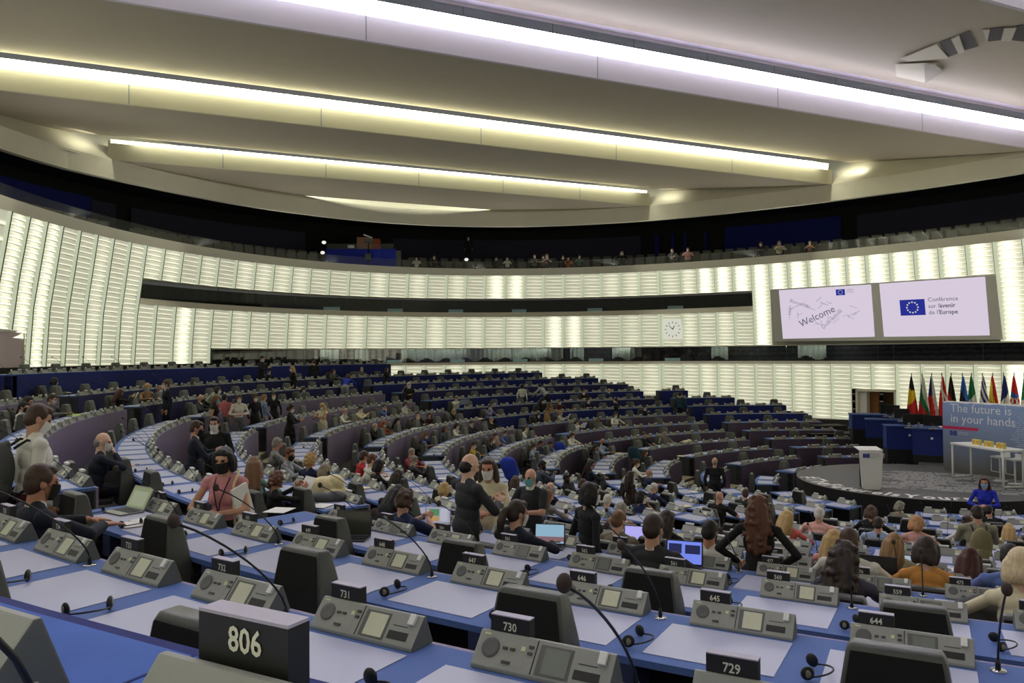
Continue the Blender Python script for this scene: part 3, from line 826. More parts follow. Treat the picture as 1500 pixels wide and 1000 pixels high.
# big lettering following the rim, read from outside
txt = '#TheFutureIsYours'; wd = [text_mesh(c, 1.0, mats=[M_stext], bold=.03) for c in txt]
adv = [(max(v.co.x for v in m.vertices)-min(v.co.x for v in m.vertices)) for m in wd]
Rt = 3.32; a = 166.; tot = sum(adv)+.12*len(adv); span = 99.
sc_ = math.radians(span)*Rt/tot
for m, w_ in zip(wd, adv):
    da = math.degrees((w_+.12)*sc_/Rt); ac = a+da/2; a += da
    rz = math.radians(ac+90)
    bold = 1.1 if True else 1
    tm = m
    x0 = (max(v.co.x for v in m.vertices)+min(v.co.x for v in m.vertices))/2
    zmin = -.36
    for v in tm.vertices: v.co = ((v.co.x-x0)*sc_, (v.co.y)*.80, 0)
    link('stage_letter', tm, st, (Rt*math.cos(math.radians(ac)), Rt*math.sin(math.radians(ac)), .006), rz)
# lines of small print on the stage floor
rnd = random.Random(3); lm = MB()
for i in range(26):
    y = -2.0+i*.15
    x = -1.3+rnd.random()*.8
    lim = math.sqrt(max(0, 3.3**2-y*y))-.2
    while x < lim:
        w_ = .12+rnd.random()*.35
        if not (x*x+y*y > 2.3**2 and x < 0) and x*x+y*y < 3.1**2:
            lm.box(x, min(x+w_, lim), y, y+.07, .004, .005)
        x += w_+.05+(.5 if rnd.random() < .12 else 0)
o = lm.build('small_print_lines', M_stext2, st); o['kind'] = 'stuff'; o.rotation_euler = (0, 0, math.radians(-25))
# ---- lectern
def ground(px, d):
    r = ray(px, 600); return r[0]*d/r[1], d
def face_cam(x, y, yaw=0):     # z rotation that turns local -y to the camera
    return math.atan2(y, x)-PI/2+math.radians(yaw)
lx, ly = ground(1272, 23.6)
le = thing('lectern', 'white curved lectern with black side standing on the round stage', 'lectern', (lx, ly, SZ), face_cam(lx, ly, 16))
mb = MB(); mb.smooth = False
def rrect(w0, w1, h0, h1, r, n=6):     # rounded tapered panel outline (x,z)
    pts = []
    for cx, cz, a0 in ((w0-r, h0+r, -90), (w1-r, h1-r, 0), (-w1+r, h1-r, 90), (-w0+r, h0+r, 180)):
        pts += [(cx+r*math.cos(math.radians(a0+90*i/n)), cz+r*math.sin(math.radians(a0+90*i/n))) for i in range(n+1)]
    return pts
def plate(mb, pts, y0, y1):
    n = len(pts); vs = [(x, y0, z) for x, z in pts]+[(x, y1, z) for x, z in pts]
    mb.add(vs, [[i, (i+1) % n, n+(i+1) % n, n+i] for i in range(n)]+[list(range(n))[::-1], list(range(n, 2*n))])
plate(mb, rrect(.27, .33, 0, 1.15, .09), -.22, -.17)
mb.build('front_shell', M_white, le)
mb = MB(); mb.prism([(-.17, .03), (-.17, 1.12), (.30, 1.19), (.12, .9), (.1, .03)], -.25, .25); mb.build('black_body', M_black, le)
mb = MB(); mb.prism([(-.22, 1.13), (-.20, 1.16), (.42, 1.20), (.42, 1.18)], -.33, .33); mb.build('reading_top', M_white, le)
M_eu = mat('eu_flag_blue', (16, 44, 148), .6); M_star = mat('eu_star_yellow', (236, 204, 60), .6)
def eu_flag(parent, loc, w, name='eu_flag', stars=True, rot=None, mb_flag=M_eu, mb_star=M_star):
    h = w*2/3; mb = MB(); mb.quad((-w/2, 0, -h/2), (w/2, 0, -h/2), (w/2, 0, h/2), (-w/2, 0, h/2))
    mb.cur = 1
    for i in range(12):
        cx, cz = h/3*math.cos(2*PI*i/12), h/3*math.sin(2*PI*i/12)
        vs = [(cx+(h/13 if j % 2 == 0 else h/34)*math.cos(PI/2+PI*j/5), -.001-w*.002, cz+(h/13 if j % 2 == 0 else h/34)*math.sin(PI/2+PI*j/5)) for j in range(10)]
        mb.add(vs, [range(10)])
    return link(name, mb.mesh(name, [mb_flag, mb_star]), parent, loc, rot)
eu_flag(le, (-.14, -.222, .99), .19)
M_gtxt = mat('grey_print', (130, 132, 128), .6)
for i, (t_, c_) in enumerate((('Conference', M_gtxt), ('on the Future', M_gtxt), ('of Europe', mat('green_print', (96, 140, 110), .6)))):
    m = text_mesh(t_, .055, 'LEFT', [c_]); o = link('printed_line', m, le, (-.03, -.223, 1.035-.05*i)); o.rotation_euler = (PI/2, 0, 0)
# ---- backdrop
bx_, by_ = 14.72, 27.15; ex_, ey_ = 17.1, 22.3
bl = math.hypot(ex_-bx_, ey_-by_); brz = math.atan2(ey_-by_, ex_-bx_)
bk = thing('backdrop', 'grey-blue backdrop screen reading The future is in your hands', 'backdrop', (bx_, by_, SZ), brz)
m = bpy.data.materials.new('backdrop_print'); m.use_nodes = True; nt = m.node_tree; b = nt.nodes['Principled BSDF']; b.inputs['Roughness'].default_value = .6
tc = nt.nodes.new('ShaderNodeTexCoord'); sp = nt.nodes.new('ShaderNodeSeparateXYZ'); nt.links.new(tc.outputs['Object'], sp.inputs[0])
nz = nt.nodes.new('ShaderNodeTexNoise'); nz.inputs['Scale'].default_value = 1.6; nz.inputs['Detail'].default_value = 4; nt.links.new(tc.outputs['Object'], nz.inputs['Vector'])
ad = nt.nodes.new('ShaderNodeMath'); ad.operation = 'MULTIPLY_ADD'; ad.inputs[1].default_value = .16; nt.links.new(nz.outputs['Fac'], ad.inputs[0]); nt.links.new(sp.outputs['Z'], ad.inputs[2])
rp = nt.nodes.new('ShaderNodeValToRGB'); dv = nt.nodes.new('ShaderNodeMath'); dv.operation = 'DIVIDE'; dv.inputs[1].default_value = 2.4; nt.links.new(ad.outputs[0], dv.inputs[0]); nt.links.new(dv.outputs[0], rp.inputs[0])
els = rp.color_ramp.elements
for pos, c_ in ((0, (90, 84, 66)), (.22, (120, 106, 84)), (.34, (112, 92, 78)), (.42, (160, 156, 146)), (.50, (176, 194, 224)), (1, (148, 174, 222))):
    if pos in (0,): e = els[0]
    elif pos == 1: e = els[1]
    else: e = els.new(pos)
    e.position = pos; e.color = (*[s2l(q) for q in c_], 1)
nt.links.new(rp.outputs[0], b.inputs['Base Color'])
pts = []
for cx, cz, a0 in ((bl-.12, .12, -90), (bl-.12, 2.36-.12, 0), (.12, 2.36-.12, 90), (.12, .12, 180)):
    pts += [(cx+.12*math.cos(math.radians(a0+15*i)), cz+.12*math.sin(math.radians(a0+15*i))) for i in range(7)]
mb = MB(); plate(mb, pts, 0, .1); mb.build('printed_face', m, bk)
def on_back(txt, size, x, z, mt, align='LEFT', bold=0.):
    me = text_mesh(txt, size, align, [mt], aligny='BOTTOM', bold=bold); return link('printed_line', me, bk, (x, -.004, z), (PI/2, 0, 0))
M_wtxt = mat('white_print', (236, 238, 240), .6)
on_back('The future is', .40, .28, 1.93, M_wtxt); on_back('in your hands', .40, .28, 1.58, M_wtxt)
mb = MB(); mb.box(0, 1.25, -.006, -.003, 1.42, 1.52); mb.build('red_ribbon', mat('crimson_print', (196, 40, 92), .6), bk)
on_back('Make your voice heard', .085, .34, 1.435, M_wtxt)
eu_flag(bk, (.38, -.006, 1.29), .24)
on_back('Conference on the', .05, .54, 1.31, M_wtxt); on_back('Future of Europe', .05, .54, 1.25, M_wtxt)
eu_flag(bk, (3.0, -.008, 1.32), .34)
mb = MB(); rnd = random.Random(5)
for i in range(24):
    z = 2.1-i*.066; x = 2.15+.25*abs(math.sin(i*.5))+rnd.random()*.2; xe = 4.6-.3*rnd.random()
    while x < xe:
        w_ = .1+.25*rnd.random()
        if not (2.8 < x+w_/2 < 3.2 and 1.18 < z < 1.46): mb.box(x, min(x+w_, xe), -.005, -.004, z, z+.03)
        x += w_+.06
o = mb.build('pale_word_map', mat('pale_blue_print', (168, 184, 208), .6), bk); o['kind'] = 'stuff'
# ---- high table, stools, boxes
tx0, ty0 = 14.1, 25.6
trz = math.atan2(-2.99, .43)
tb = thing('high_table', 'white high table with loop legs in front of the blue backdrop', 'table', (tx0, ty0, SZ), trz)
mb = MB(); mb.box(0, 2.25, 0, .8, 1.06, 1.12); me = mb.mesh('tt', [M_white]); bevel_mesh(me, .01); link('tabletop', me, tb)
for x in (.05, 2.2):
    mb = MB(); mb.smooth = True
    r_ = .03
    for pts in ([(x, .05, 1.07), (x, .05, .03), (x, .70, .03), (x, .70, 1.07)],):
        for a_, b_ in zip(pts, pts[1:]): mb.tube([a_, b_], .032, 8)
    mb.build('leg_loop', M_white, tb)
M_yel = mat('yellow_card_box', (236, 210, 110), .6, var=.25, scale=14)
loc2w = Matrix.Translation((tx0, ty0, SZ)) @ Matrix.Rotation(trz, 4, 'Z')
for i, (x, lab) in enumerate(((.75, 'pair of yellow boxes nearest the left end of high table'), (1.25, 'pair of yellow boxes in the middle of high table'), (1.75, 'pair of yellow boxes at right on the high table'))):
    for j in (0, 1):
        p = loc2w @ Vector((x+j*.16, .3, 1.12)); mb = MB(); mb.box(-.07, .07, -.05, .05, 0, .17)
        mb.cur = 1; mb.box(-.045, .045, -.0515, -.05, .03, .13)
        tag(link('card_box', mb.mesh('cb', [M_yel, mat('box_print_orange', (220, 150, 60), .6)]), None, p, trz), lab.replace('pair of yellow boxes', 'yellow box, '+('left' if j == 0 else 'right')+' of the pair'), 'box', 'yellow boxes on the high table')
p = loc2w @ Vector((1.0, .25, 1.12)); mb = MB(); mb.box(-.09, .09, -.06, .06, 0, .012)
tag(mb.build('leaflet', M_white, None), 'white leaflet lying between yellow boxes on high table', 'leaflet').location = p
for i, (x, y, lab) in enumerate(((1.0, .95, 'white bar stool behind the high table, left one'), (1.6, .95, 'white bar stool behind the high table, right one'), (2.25, 1.05, 'white bar stool at the right end of high table'))):
    p = loc2w @ Vector((x, y, 0)); s = thing('bar_stool', lab, 'stool', p, trz, 'white bar stools')
    mb = MB(); mb.box(-.2, .2, -.2, .2, .72, .77); mb.box(-.2, .2, .17, .2, .76, .90); me = mb.mesh('s', [M_white]); bevel_mesh(me, .015); link('seat', me, s)
    mb = MB(); mb.smooth = True; mb.tube([(0, 0, .02), (0, 0, .72)], .025, 8); mb.build('column', M_white, s)
    mb = MB(); mb.tube([(0, 0, 0), (0, 0, .02)], .2, 20); mb.build('foot_plate', M_white, s)
    mb = MB(); mb.tube([(-.17, -.17, .3), (.17, -.17, .3)], .012, 6); mb.tube([(-.17, -.17, .3), (-.17, -.17, .72)], .012, 6); mb.tube([(.17, -.17, .3), (.17, -.17, .72)], .012, 6); mb.build('foot_rail', M_white, s)
# ---- presidium benches
M_pres = mat('presidium_blue', (20, 60, 128), .7, var=.06, scale=8); M_presd = mat('presidium_navy', (16, 38, 118), .7, var=.06, scale=8)
def block(name, lab, pxa, pxb, da, db, depth, h, basez, mats=(M_pres, M_presd)):
    x0, y0 = ground(pxa, da); x1, y1 = ground(pxb, db); L_ = math.hypot(x1-x0, y1-y0); rz = math.atan2(y1-y0, x1-x0)
    t = thing(name, lab, 'desk', (x0, y0, SZ), rz)
    mb = MB(); mb.box(0, L_, 0, depth, basez, h-.05); mb.cur = 1; mb.quad((0, -.004, basez), (L_, -.004, basez), (L_, -.004, h-.05), (0, -.004, h-.05)); mb.build('body', list(mats), t)
    mb = MB(); mb.box(-.03, L_+.03, -.05, depth+.03, h-.05, h); mb.build('worktop', M_pres, t)
    mb = MB(); mb.box(.02, L_-.02, -.03, depth, -.3, basez); mb.build('plinth', M_black, t)
    mb = MB(); mb.ellipsoid((L_*.45, -.01, h-.35), (.045, .01, .045), 10, 6); mb.build('round_socket', M_white, t)
    return t
block('presidium_desk', 'rearmost blue presidium bench left of the brown doorway', 1248, 1322, 34.0, 33.5, .9, 1.38, .75)
block('presidium_desk', 'second blue presidium bench below the doorway', 1267, 1345, 32.2, 31.4, .8, 1.32, .58)
block('presidium_desk', 'third blue presidium bench with monitors on it', 1298, 1374, 30.4, 29.9, .8, 1.22, .33)
block('presidium_desk', 'front dark blue presidium bench next to the backdrop', 1336, 1400, 29.3, 28.6, .8, 1.22, .25)
def monitor(px, d, z, lab, w_=.55):
    x, y = ground(px, d); t = thing('monitor', lab, 'monitor', (x, y, SZ+z), face_cam(x, y, 8))
    mb = MB(); mb.box(-w_/2, w_/2, -.03, .03, .12, .5); mb.build('screen_back', M_black, t)
    mb = MB(); mb.box(-.04, .04, -.03, .03, 0, .2); mb.box(-.14, .14, -.1, .1, 0, .02); mb.build('stand', M_con, t)
monitor(1299, 32.7, 1.38, 'black monitor before brown doorway, seen from behind', .5); monitor(1308, 32.2, 1.38, 'black monitor at right edge of brown doorway', .5)
monitor(1321, 31.0, 1.32, 'black monitor under the black yellow and red flag'); monitor(1345, 29.6, 1.22, 'large black monitor left of the backdrop on third bench', .7); monitor(1331, 29.4, 1.22, 'small black monitor at third bench left end', .4)
monitor(1366, 28.9, 1.22, 'black monitor touching the backdrop edge', .6)
# steps by the far wall
x, y = ground(1228, 36)
mb = MB()
stp = thing('stair_ramp', 'dark stepped ramp at the foot of the luminous wall', 'ramp', (x, y, SZ), face_cam(x, y, 25))
mb.box(-1.2, 1.0, 0, 1.2, 0, .32); mb.box(-.6, 1.0, 1.2, 2.2, 0, .6); mb.build('steps', M_black, stp)
mb = MB(); mb.box(-1.25, 1.05, -.05, 1.2, .32, .35); mb.build('tread', mat('dark_tread', (44, 42, 40), .7), stp)
# ---- doorway in the luminous wall
def wallquad(mb, x0, x1, z0, z1, inset=0.):
    A, B_ = hitwall(x0, 590, inset), hitwall(x1, 590, inset)
    mb.quad((A.x, A.y, z0), (B_.x, B_.y, z0), (B_.x, B_.y, z1), (A.x, A.y, z1)); return A, B_
M_doorw = mat('doorway_brown_wood', (112, 78, 44), .5, var=.1, scale=3, vec=(6, 6, .4))
A, B_ = hitwall(1254, 590, .1), hitwall(1313, 590, .1); s_ = (B_-A); s_.z = 0; L_ = s_.length; rz = math.atan2(s_.y, s_.x)
dr = link('door_1', None, None, (A.x, A.y, -4.1), rz); dr['kind'] = 'structure'
mb = MB(); mb.box(-.0, .10, -.06, .5, 0, 2.2); mb.box(L_-.1, L_, -.06, .5, 0, 2.2); mb.box(0, L_, -.06, .5, 2.08, 2.2); mb.build('door_frame', M_sill, dr)
mb = MB(); mb.box(.1, .5, 0.1, .9, 0, 2.1); mb.build('door_reveal', M_white, dr)
mb = MB(); mb.box(.5, .95, .5, .6, 0, 2.1); mb.build('door_leaf', mat('doorway_orange_wood', (150, 92, 36), .45, var=.1, scale=3, vec=(6, 6, .4)), dr)
mb = MB(); mb.box(.9, L_+.2, 1.2, 1.3, 0, 2.3); mb.box(-.5, L_+.5, .9, 1.3, 2.1, 2.2); mb.build('back_panel', M_doorw, dr)
# portal at the far left
A, B_ = hitwall(-60, 515, .05), hitwall(33, 515, .05); s_ = (B_-A); s_.z = 0; L_ = s_.length
dr = link('door_2', None, None, (A.x, A.y, -1.2), math.atan2(s_.y, s_.x)); dr['kind'] = 'structure'
mb = MB(); mb.box(0, L_, -.02, .05, 0, 2.12); mb.build('portal_panel', mat('mauve_portal', (222, 206, 214), .7, var=.02), dr)
mb = MB(); mb.box(0, L_+.05, -.05, .05, 2.1, 2.16); mb.box(L_-.02, L_+.04, -.05, .05, 0, 2.16); mb.build('door_frame', M_sill, dr)
# dark partition behind the topmost row
mb = MB(); mb.arc(28.9, 28.98, -1.19, -.30, 134.5, 222, 2); pt = mb.build('partition', M_dark); tag(pt, 'low black partition behind the topmost desk row', 'partition')
# ================================================================== flags
FL = [('k', 'y', 'r'), ('w', 'g', 'r'), ('cz',), ('dk',), ('k', 'r'), ('ee',), ('ie',), ('gr',), ('es',), ('fr',), ('hr',), ('it',)]
FC = dict(k=(22, 22, 24), y=(240, 206, 40), r=(206, 34, 40), w=(232, 230, 220), g=(24, 124, 72), b=(24, 40, 116), lb=(44, 104, 200), o=(214, 150, 30))
FM = {c: mat('flag_cloth_'+c, v, .75, var=.05) for c, v in FC.items()}; FK = list(FC)
def fcol(kind, u, v):    # u 0..1 left to right, v 0 top..1 bottom as the cloth hangs
    d = v+.22*u
    if kind == 0: return 'k' if v < .30+.05*u else ('y' if v < .72-.18*u else 'r')
    if kind == 1: return 'w' if u*1.1 > v*1.6-.25 and u > .25 or v < .2 else ('g' if v < .55+.5*u else 'r')
    if kind == 2: return 'b' if (u < .55 and v < .48) else ('w' if u > .35+.45*v else 'r')
    if kind == 3: return 'w' if abs(v-.42-.0*u-.35*(u-.5)) < .07 or abs(u-.4-.5*(v-.45)) < .09 else 'r'
    if kind == 4: return 'k' if v < .35+.45*u else 'r'
    if kind == 5: return 'lb' if u > .2+.3*v-.25 and v < .3+.4*u else ('k' if v < .86-.1*u else 'w')
    if kind == 6: return 'g' if v < .52-.2*u+.1 else 'w'
    if kind == 7: return 'b' if int((v*1.0-u*.5+2)*7) % 2 == 0 else 'w'
    if kind == 8: return 'r' if (u > .5+.6*(v-.35) and v < .8) or v < .12 else ('o' if (u-.3)**2+(v-.75)**2*2 < .04 else 'y')
    if kind == 9: return 'b' if v < .55-.25*(u-.4) else 'w'
    if kind == 10: return 'r' if v < .38+.1*u else (('lb' if v < .52 else ('r' if (int(u*5)+int(v*12)) % 2 else 'w')))
    return 'g' if v < .6 else 'w'
fn = ['black, yellow and red', 'white, green and red', 'white and red with blue wedge', 'red with white cross', 'black, red and gold', 'blue, black and white', 'green, white and orange', 'blue and white striped', 'red and yellow with crest', 'blue, white and red, hanging narrow', 'red, white and blue chequered', 'green and white cut-off']
for i, px in enumerate((1336, 1351.5, 1365.5, 1380.5, 1394, 1410.5, 1424, 1440, 1455, 1471, 1486.5, 1501)):
    d = 34.; x, y = ground(px, d); t = thing('flag', fn[i]+' flag hanging from a dark pole by the luminous wall', 'flag', (x, y, SZ), face_cam(x, y), 'row of national flags')
    mb = MB(); mb.smooth = True; mb.tube([(0, 0, 0), (0, 0, 3.06)], [.02, .018], 8); mb.ellipsoid((0, 0, 3.08), (.02, .02, .05), 8, 6); mb.build('pole', M_end, t)
    mb = MB(); mb.smooth = True; U, V = 16, 30; rr = random.Random(i); ph = rr.random()*6
    top = 2.98; Ln = 1.78 if i not in (4,) else 1.74; wl = (.04, .34) if i in (0,) else (.10, .36)
    g_ = []
    for a in range(V+1):
        v = a/V; W = .045+.40*min(1, v*1.15)**.8; 
        for b_ in range(U+1):
            u = b_/U; xx = (u-.42)*W+(.02 if i % 2 else -.02); zz = top-Ln*v*(1-.05*abs(u-.5))-(.14*u*(1-u)*4*(v > .9)*(v-.9)*5)
            yy = .035*math.sin(u*11+ph)*min(1, v*2)-.03
            g_.append((xx, yy, zz-.05*math.sin(u*7+ph)*v*v))
    fs = []; ms = []
    for a in range(V):
        for b_ in range(U):
            fs.append([a*(U+1)+b_, a*(U+1)+b_+1, (a+1)*(U+1)+b_+1, (a+1)*(U+1)+b_]); ms.append(FK.index(fcol(i, (b_+.5)/U, (a+.5)/V)))
    mb.add(g_, fs); mb.m = ms; mb.build('flag_cloth', [FM[c] for c in FK], t)
# ================================================================== big screens and clock
def frame_quad(cs):      # bilinear map on the four px corners TL TR BR BL taken on the wall, pulled slightly inward
    P4 = [hitwall(x, y, .30) for x, y in cs]
    def f(u, v, h=0.):
        n = (P4[1]-P4[0]).cross(P4[3]-P4[0]).normalized()
        if n.y > 0: n = -n
        return (P4[0]*(1-u)+P4[1]*u)*(1-v)+(P4[3]*(1-u)+P4[2]*u)*v+n*h
    return f, (P4[1]-P4[0]).length, (P4[3]-P4[0]).length
def emis(name, rgb, s): return mat(name, tuple(c*.3 for c in rgb), .5, emit=rgb, estr=s, var=.01)
M_s_bg = emis('screen_lilac_white', (216, 204, 222), .95); M_s_tx = emis('screen_text_grey', (84, 84, 104), .9)
M_s_tx2 = emis('screen_text_pale', (140, 132, 162), .9); M_s_eu = emis('screen_eu_blue', (34, 44, 150), .9); M_s_st = emis('screen_star', (226, 222, 200), .9); M_sfr = mat('screen_surround_grey', (222, 222, 216), .6, var=.01)
fs_, Ws, Hs = frame_quad([(1130, 424), (1458.5, 402.5), (1469, 497), (1134.5, 500)])
wallth = thing('screen_surround', 'long grey surround holding two projection screens on the luminous wall', 'screen frame')
mb = MB()
for h0 in (-.12, 0):
    mb.quad(fs_(0, 0, h0), fs_(1, 0, h0), fs_(1, 1, h0), fs_(0, 1, h0))
for (u0, v0), (u1, v1) in (((0, 0), (1, 0)), ((1, 0), (1, 1)), ((1, 1), (0, 1)), ((0, 1), (0, 0))): mb.quad(fs_(u0, v0, -.12), fs_(u1, v1, -.12), fs_(u1, v1, 0), fs_(u0, v0, 0))
mb.build('surround_panel', M_sfr, wallth)
def solve_uv(px, py):
    best = (0.5, .5)
    for it in range(40):
        u, v = best; P = project(fs_(u, v)); 
        e = (px-P[0], py-P[1]); Pu = project(fs_(u+.01, v)); Pv = project(fs_(u, v+.01))
        a, b_, c_, d_ = (Pu[0]-P[0])/.01, (Pv[0]-P[0])/.01, (Pu[1]-P[1])/.01, (Pv[1]-P[1])/.01
        det = a*d_-b_*c_; best = (u+(e[0]*d_-e[1]*b_)/det, v+(a*e[1]-c_*e[0])/det)
    return best
def screen(name, lab, corners):
    uv = [solve_uv(*c) for c in corners]; t = thing(name, lab, 'screen')
    def g(u, v, h=.01):
        a = [uv[0][i]*(1-u)+uv[1][i]*u for i in (0, 1)]; b_ = [uv[3][i]*(1-u)+uv[2][i]*u for i in (0, 1)]
        return fs_(a[0]*(1-v)+b_[0]*v, a[1]*(1-v)+b_[1]*v, h)
    mb = MB(); mb.quad(g(0, 0), g(1, 0), g(1, 1), g(0, 1)); mb.build('projection', M_s_bg, t)
    asp = (g(1, 0)-g(0, 0)).length/(g(0, 1)-g(0, 0)).length
    return t, g, asp
def scr_text(t, g, asp, s, u, v, size, mt, rot=0, align='LEFT', bold=0., name='projected_word'):
    me = text_mesh(s, 1, align, [mt], bold=bold); c, sn = math.cos(math.radians(rot)), math.sin(math.radians(rot))
    for vt in me.vertices:
        x, y = vt.co.x*size, vt.co.y*size; x, y = x*c-y*sn, x*sn+y*c
        vt.co = g(u+x/asp, v-y, .02)
    return link(name, me, t)
def scr_flag(t, g, asp, u, v, w_):
    h = w_*asp*2/3; mb = MB(); mb.quad(g(u, v, .015), g(u+w_, v, .015), g(u+w_, v+h, .015), g(u, v+h, .015)); mb.cur = 1
    for i in range(12):
        cx, cy = u+w_/2+h/3*math.cos(2*PI*i/12)/asp, v+h/2-h/3*math.sin(2*PI*i/12)
        mb.add([g(cx+(h/14 if j % 2 == 0 else h/30)*math.cos(PI/2+PI*j/5)/asp, cy-(h/14 if j % 2 == 0 else h/30)*math.sin(PI/2+PI*j/5), .02) for j in range(10)], [range(10)])
    mb.build('eu_flag', [M_s_eu, M_s_st], t)
t1, g1, as1 = screen('projection_screen', 'left projection screen with Welcome word cloud', [(1141, 425), (1276, 416.5), (1281.5, 493), (1147, 496)])
scr_text(t1, g1, as1, 'Welcome', .21, .72, .20, M_s_tx, 22, bold=.0)
scr_text(t1, g1, as1, 'Dobrodošli', .46, .80, .115, M_s_tx2, 40); scr_text(t1, g1, as1, 'Bienvenido', .12, .22, .10, M_s_tx2, -20); scr_text(t1, g1, as1, 'Fáilte', .11, .52, .09, M_s_tx2, 90)
rnd = random.Random(11); words = ['Bienvenue', 'Willkommen', 'Benvenuti', 'Witamy', 'Välkommen', 'Tervetuloa', 'Velkommen', 'Bem-vindo', 'Üdvözöljük', 'Sveiki', 'Merhba', 'Vitajte', 'Welkom', 'Vítejte']
for i in range(46):
    a, r_ = rnd.random()*2*PI, .15+.85*rnd.random()**.6; u, v = .47+.38*r_*math.cos(a), .47+.25*r_*math.sin(a)
    if abs((v-.5)+.42*(u-.5)) < .09 and abs(u-.47) < .3: continue
    scr_text(t1, g1, as1, rnd.choice(words), u, v, .03+.022*rnd.random(), M_s_tx2, rnd.choice((-20, 22, 22, 40, 90, -20)), 'CENTER')
scr_flag(t1, g1, as1, .635, .055, .095)
for i, s in enumerate(('Conférence', "sur l'avenir", "de l'Europe")): scr_text(t1, g1, as1, s, .75, .065+.028*i, .028, M_s_tx)
t2, g2, as2 = screen('projection_screen', "right projection screen with blue flag and Conférence sur l'avenir de l'Europe", [(1288, 415.5), (1443, 405), (1450, 491), (1295, 493)])
scr_flag(t2, g2, as2, .19, .325, .245)
for i, (a_, b_) in enumerate((('Conférence', ''), ("sur l'", 'avenir'), ("de l'", 'Europe'))):
    scr_text(t2, g2, as2, a_, .465, .345+.115*i, .105, M_s_tx)
    if b_: scr_text(t2, g2, as2, b_, .465+(.107 if i == 1 else .098), .345+.115*i, .105, M_s_tx, bold=.018)
# clock
P4 = [hitwall(x, y, .15) for x, y in ((972.5, 467.5), (998.5, 467.5), (998.5, 497), (972.5, 497))]
ctr = sum(P4, Vector())/4; ww = (P4[1]-P4[0]).length; hh = (P4[3]-P4[0]).length
ck = thing('wall_clock', 'square white wall clock on the luminous wall', 'clock', ctr, face_cam(ctr.x, ctr.y, -10))
mb = MB(); mb.box(-ww/2, ww/2, -.03, .05, -hh/2, hh/2); mb.build('clock_face', emis('clock_face_white', (236, 236, 220), .75), ck)
mb = MB()
for i in range(12):
    a = 2*PI*i/12; r0, r1, w_ = ww*.34, ww*.44, .018
    c_, s_ = math.sin(a), math.cos(a); px_, pz = math.cos(a), -math.sin(a)
    mb.quad((c_*r0-px_*w_, -.034, s_*r0-pz*w_), (c_*r0+px_*w_, -.034, s_*r0+pz*w_), (c_*r1+px_*w_, -.034, s_*r1+pz*w_), (c_*r1-px_*w_, -.034, s_*r1-pz*w_))
mb.build('hour_marks', M_black, ck)
for nm, a, L_, w_ in (('hour_hand', math.radians(28), ww*.22, .03), ('minute_hand', math.radians(-42), ww*.33, .02)):
    mb = MB(); c_, s_ = math.sin(a), math.cos(a); px_, pz = math.cos(a), -math.sin(a)
    mb.quad((-px_*w_, -.04, -pz*w_), (px_*w_, -.04, pz*w_), (c_*L_+px_*w_*.6, -.04, s_*L_+pz*w_*.6), (c_*L_-px_*w_*.6, -.04, s_*L_-pz*w_*.6)); mb.build(nm, M_black, ck)
# ================================================================== people
CLOTH = dict(white=(226, 224, 214), pink=(214, 146, 150), navy=(24, 30, 48), black=(20, 20, 22), suitblack=(26, 27, 31), tan=(150, 118, 88), greyblue=(72, 80, 98), darkgrey=(52, 54, 60), checked=(176, 176, 166), rose=(196, 110, 118), lightblue=(128, 148, 178), cream=(218, 208, 176), floral=(88, 110, 80), grey=(110, 112, 112), plaid=(130, 130, 130), lightgrey=(160, 166, 170), navyblue=(30, 42, 82), teal=(110, 150, 140), lilac=(140, 138, 178), royal=(36, 60, 176), blue=(92, 116, 178), maroon=(70, 24, 34), rust=(156, 92, 62), tealgrey=(92, 118, 122), stripe=(150, 60, 64), red=(190, 34, 42), yellow=(214, 176, 72), plaidpink=(176, 126, 120), camel=(168, 138, 94), paleblue=(158, 176, 206), charcoal=(40, 42, 46), taupe=(134, 128, 108), spots=(120, 118, 112), espresso=(52, 40, 34), darkgreen=(34, 46, 38), coral=(214, 104, 96), palepink=(220, 168, 158), darkgreyp=(66, 62, 78), darkteal=(30, 66, 82), cobalt=(24, 40, 168), oatmeal=(150, 146, 126), beige=(190, 178, 160), mustard=(206, 146, 72), darkred=(96, 26, 30), olive=(96, 94, 70), orange=(200, 110, 50))
HAIR = dict(brown=(70, 48, 34), black=(22, 19, 18), grey=(140, 134, 124), blond=(190, 158, 104), darkred=(72, 30, 24), white=(206, 202, 190), lightbrown=(116, 82, 54), darkbrown=(48, 33, 26), ash=(150, 136, 112), auburn=(98, 60, 40), red=(170, 84, 44), darkblond=(146, 112, 68), strawberry=(186, 138, 94), platinum=(206, 186, 150))
def cmat(c):
    sp = dict(floral=(.5, 30), checked=(.35, 26), plaid=(.45, 22), stripe=(.5, 16), plaidpink=(.4, 24), spots=(.6, 34))
    v, s_ = sp.get(c, (.05, 14)); return mat('cloth_'+c, CLOTH[c], .85, var=v if v < .5 else .49, scale=s_)
def hmat(c): return mat('hair_'+c, HAIR[c], .55, var=.22, scale=26, bump=.5, vec=(3, 3, .5))
MASK = dict(w=mat('mask_white', (226, 226, 222), .8, var=.02), k=mat('mask_black', (16, 16, 18), .8), b=mat('mask_blue', (132, 178, 200), .8, var=.02), t=mat('mask_turquoise', (110, 186, 186), .8, var=.02))
M_eye = mat('eye_dark', (30, 22, 20), .3); M_lip = mat('lip_rose', (160, 88, 80), .5); M_shoe = mat('shoe_black', (18, 18, 18), .5); M_shirt = mat('shirt_white', (228, 226, 220), .8, var=.02); M_tie = mat('tie_black', (18, 18, 20), .6)
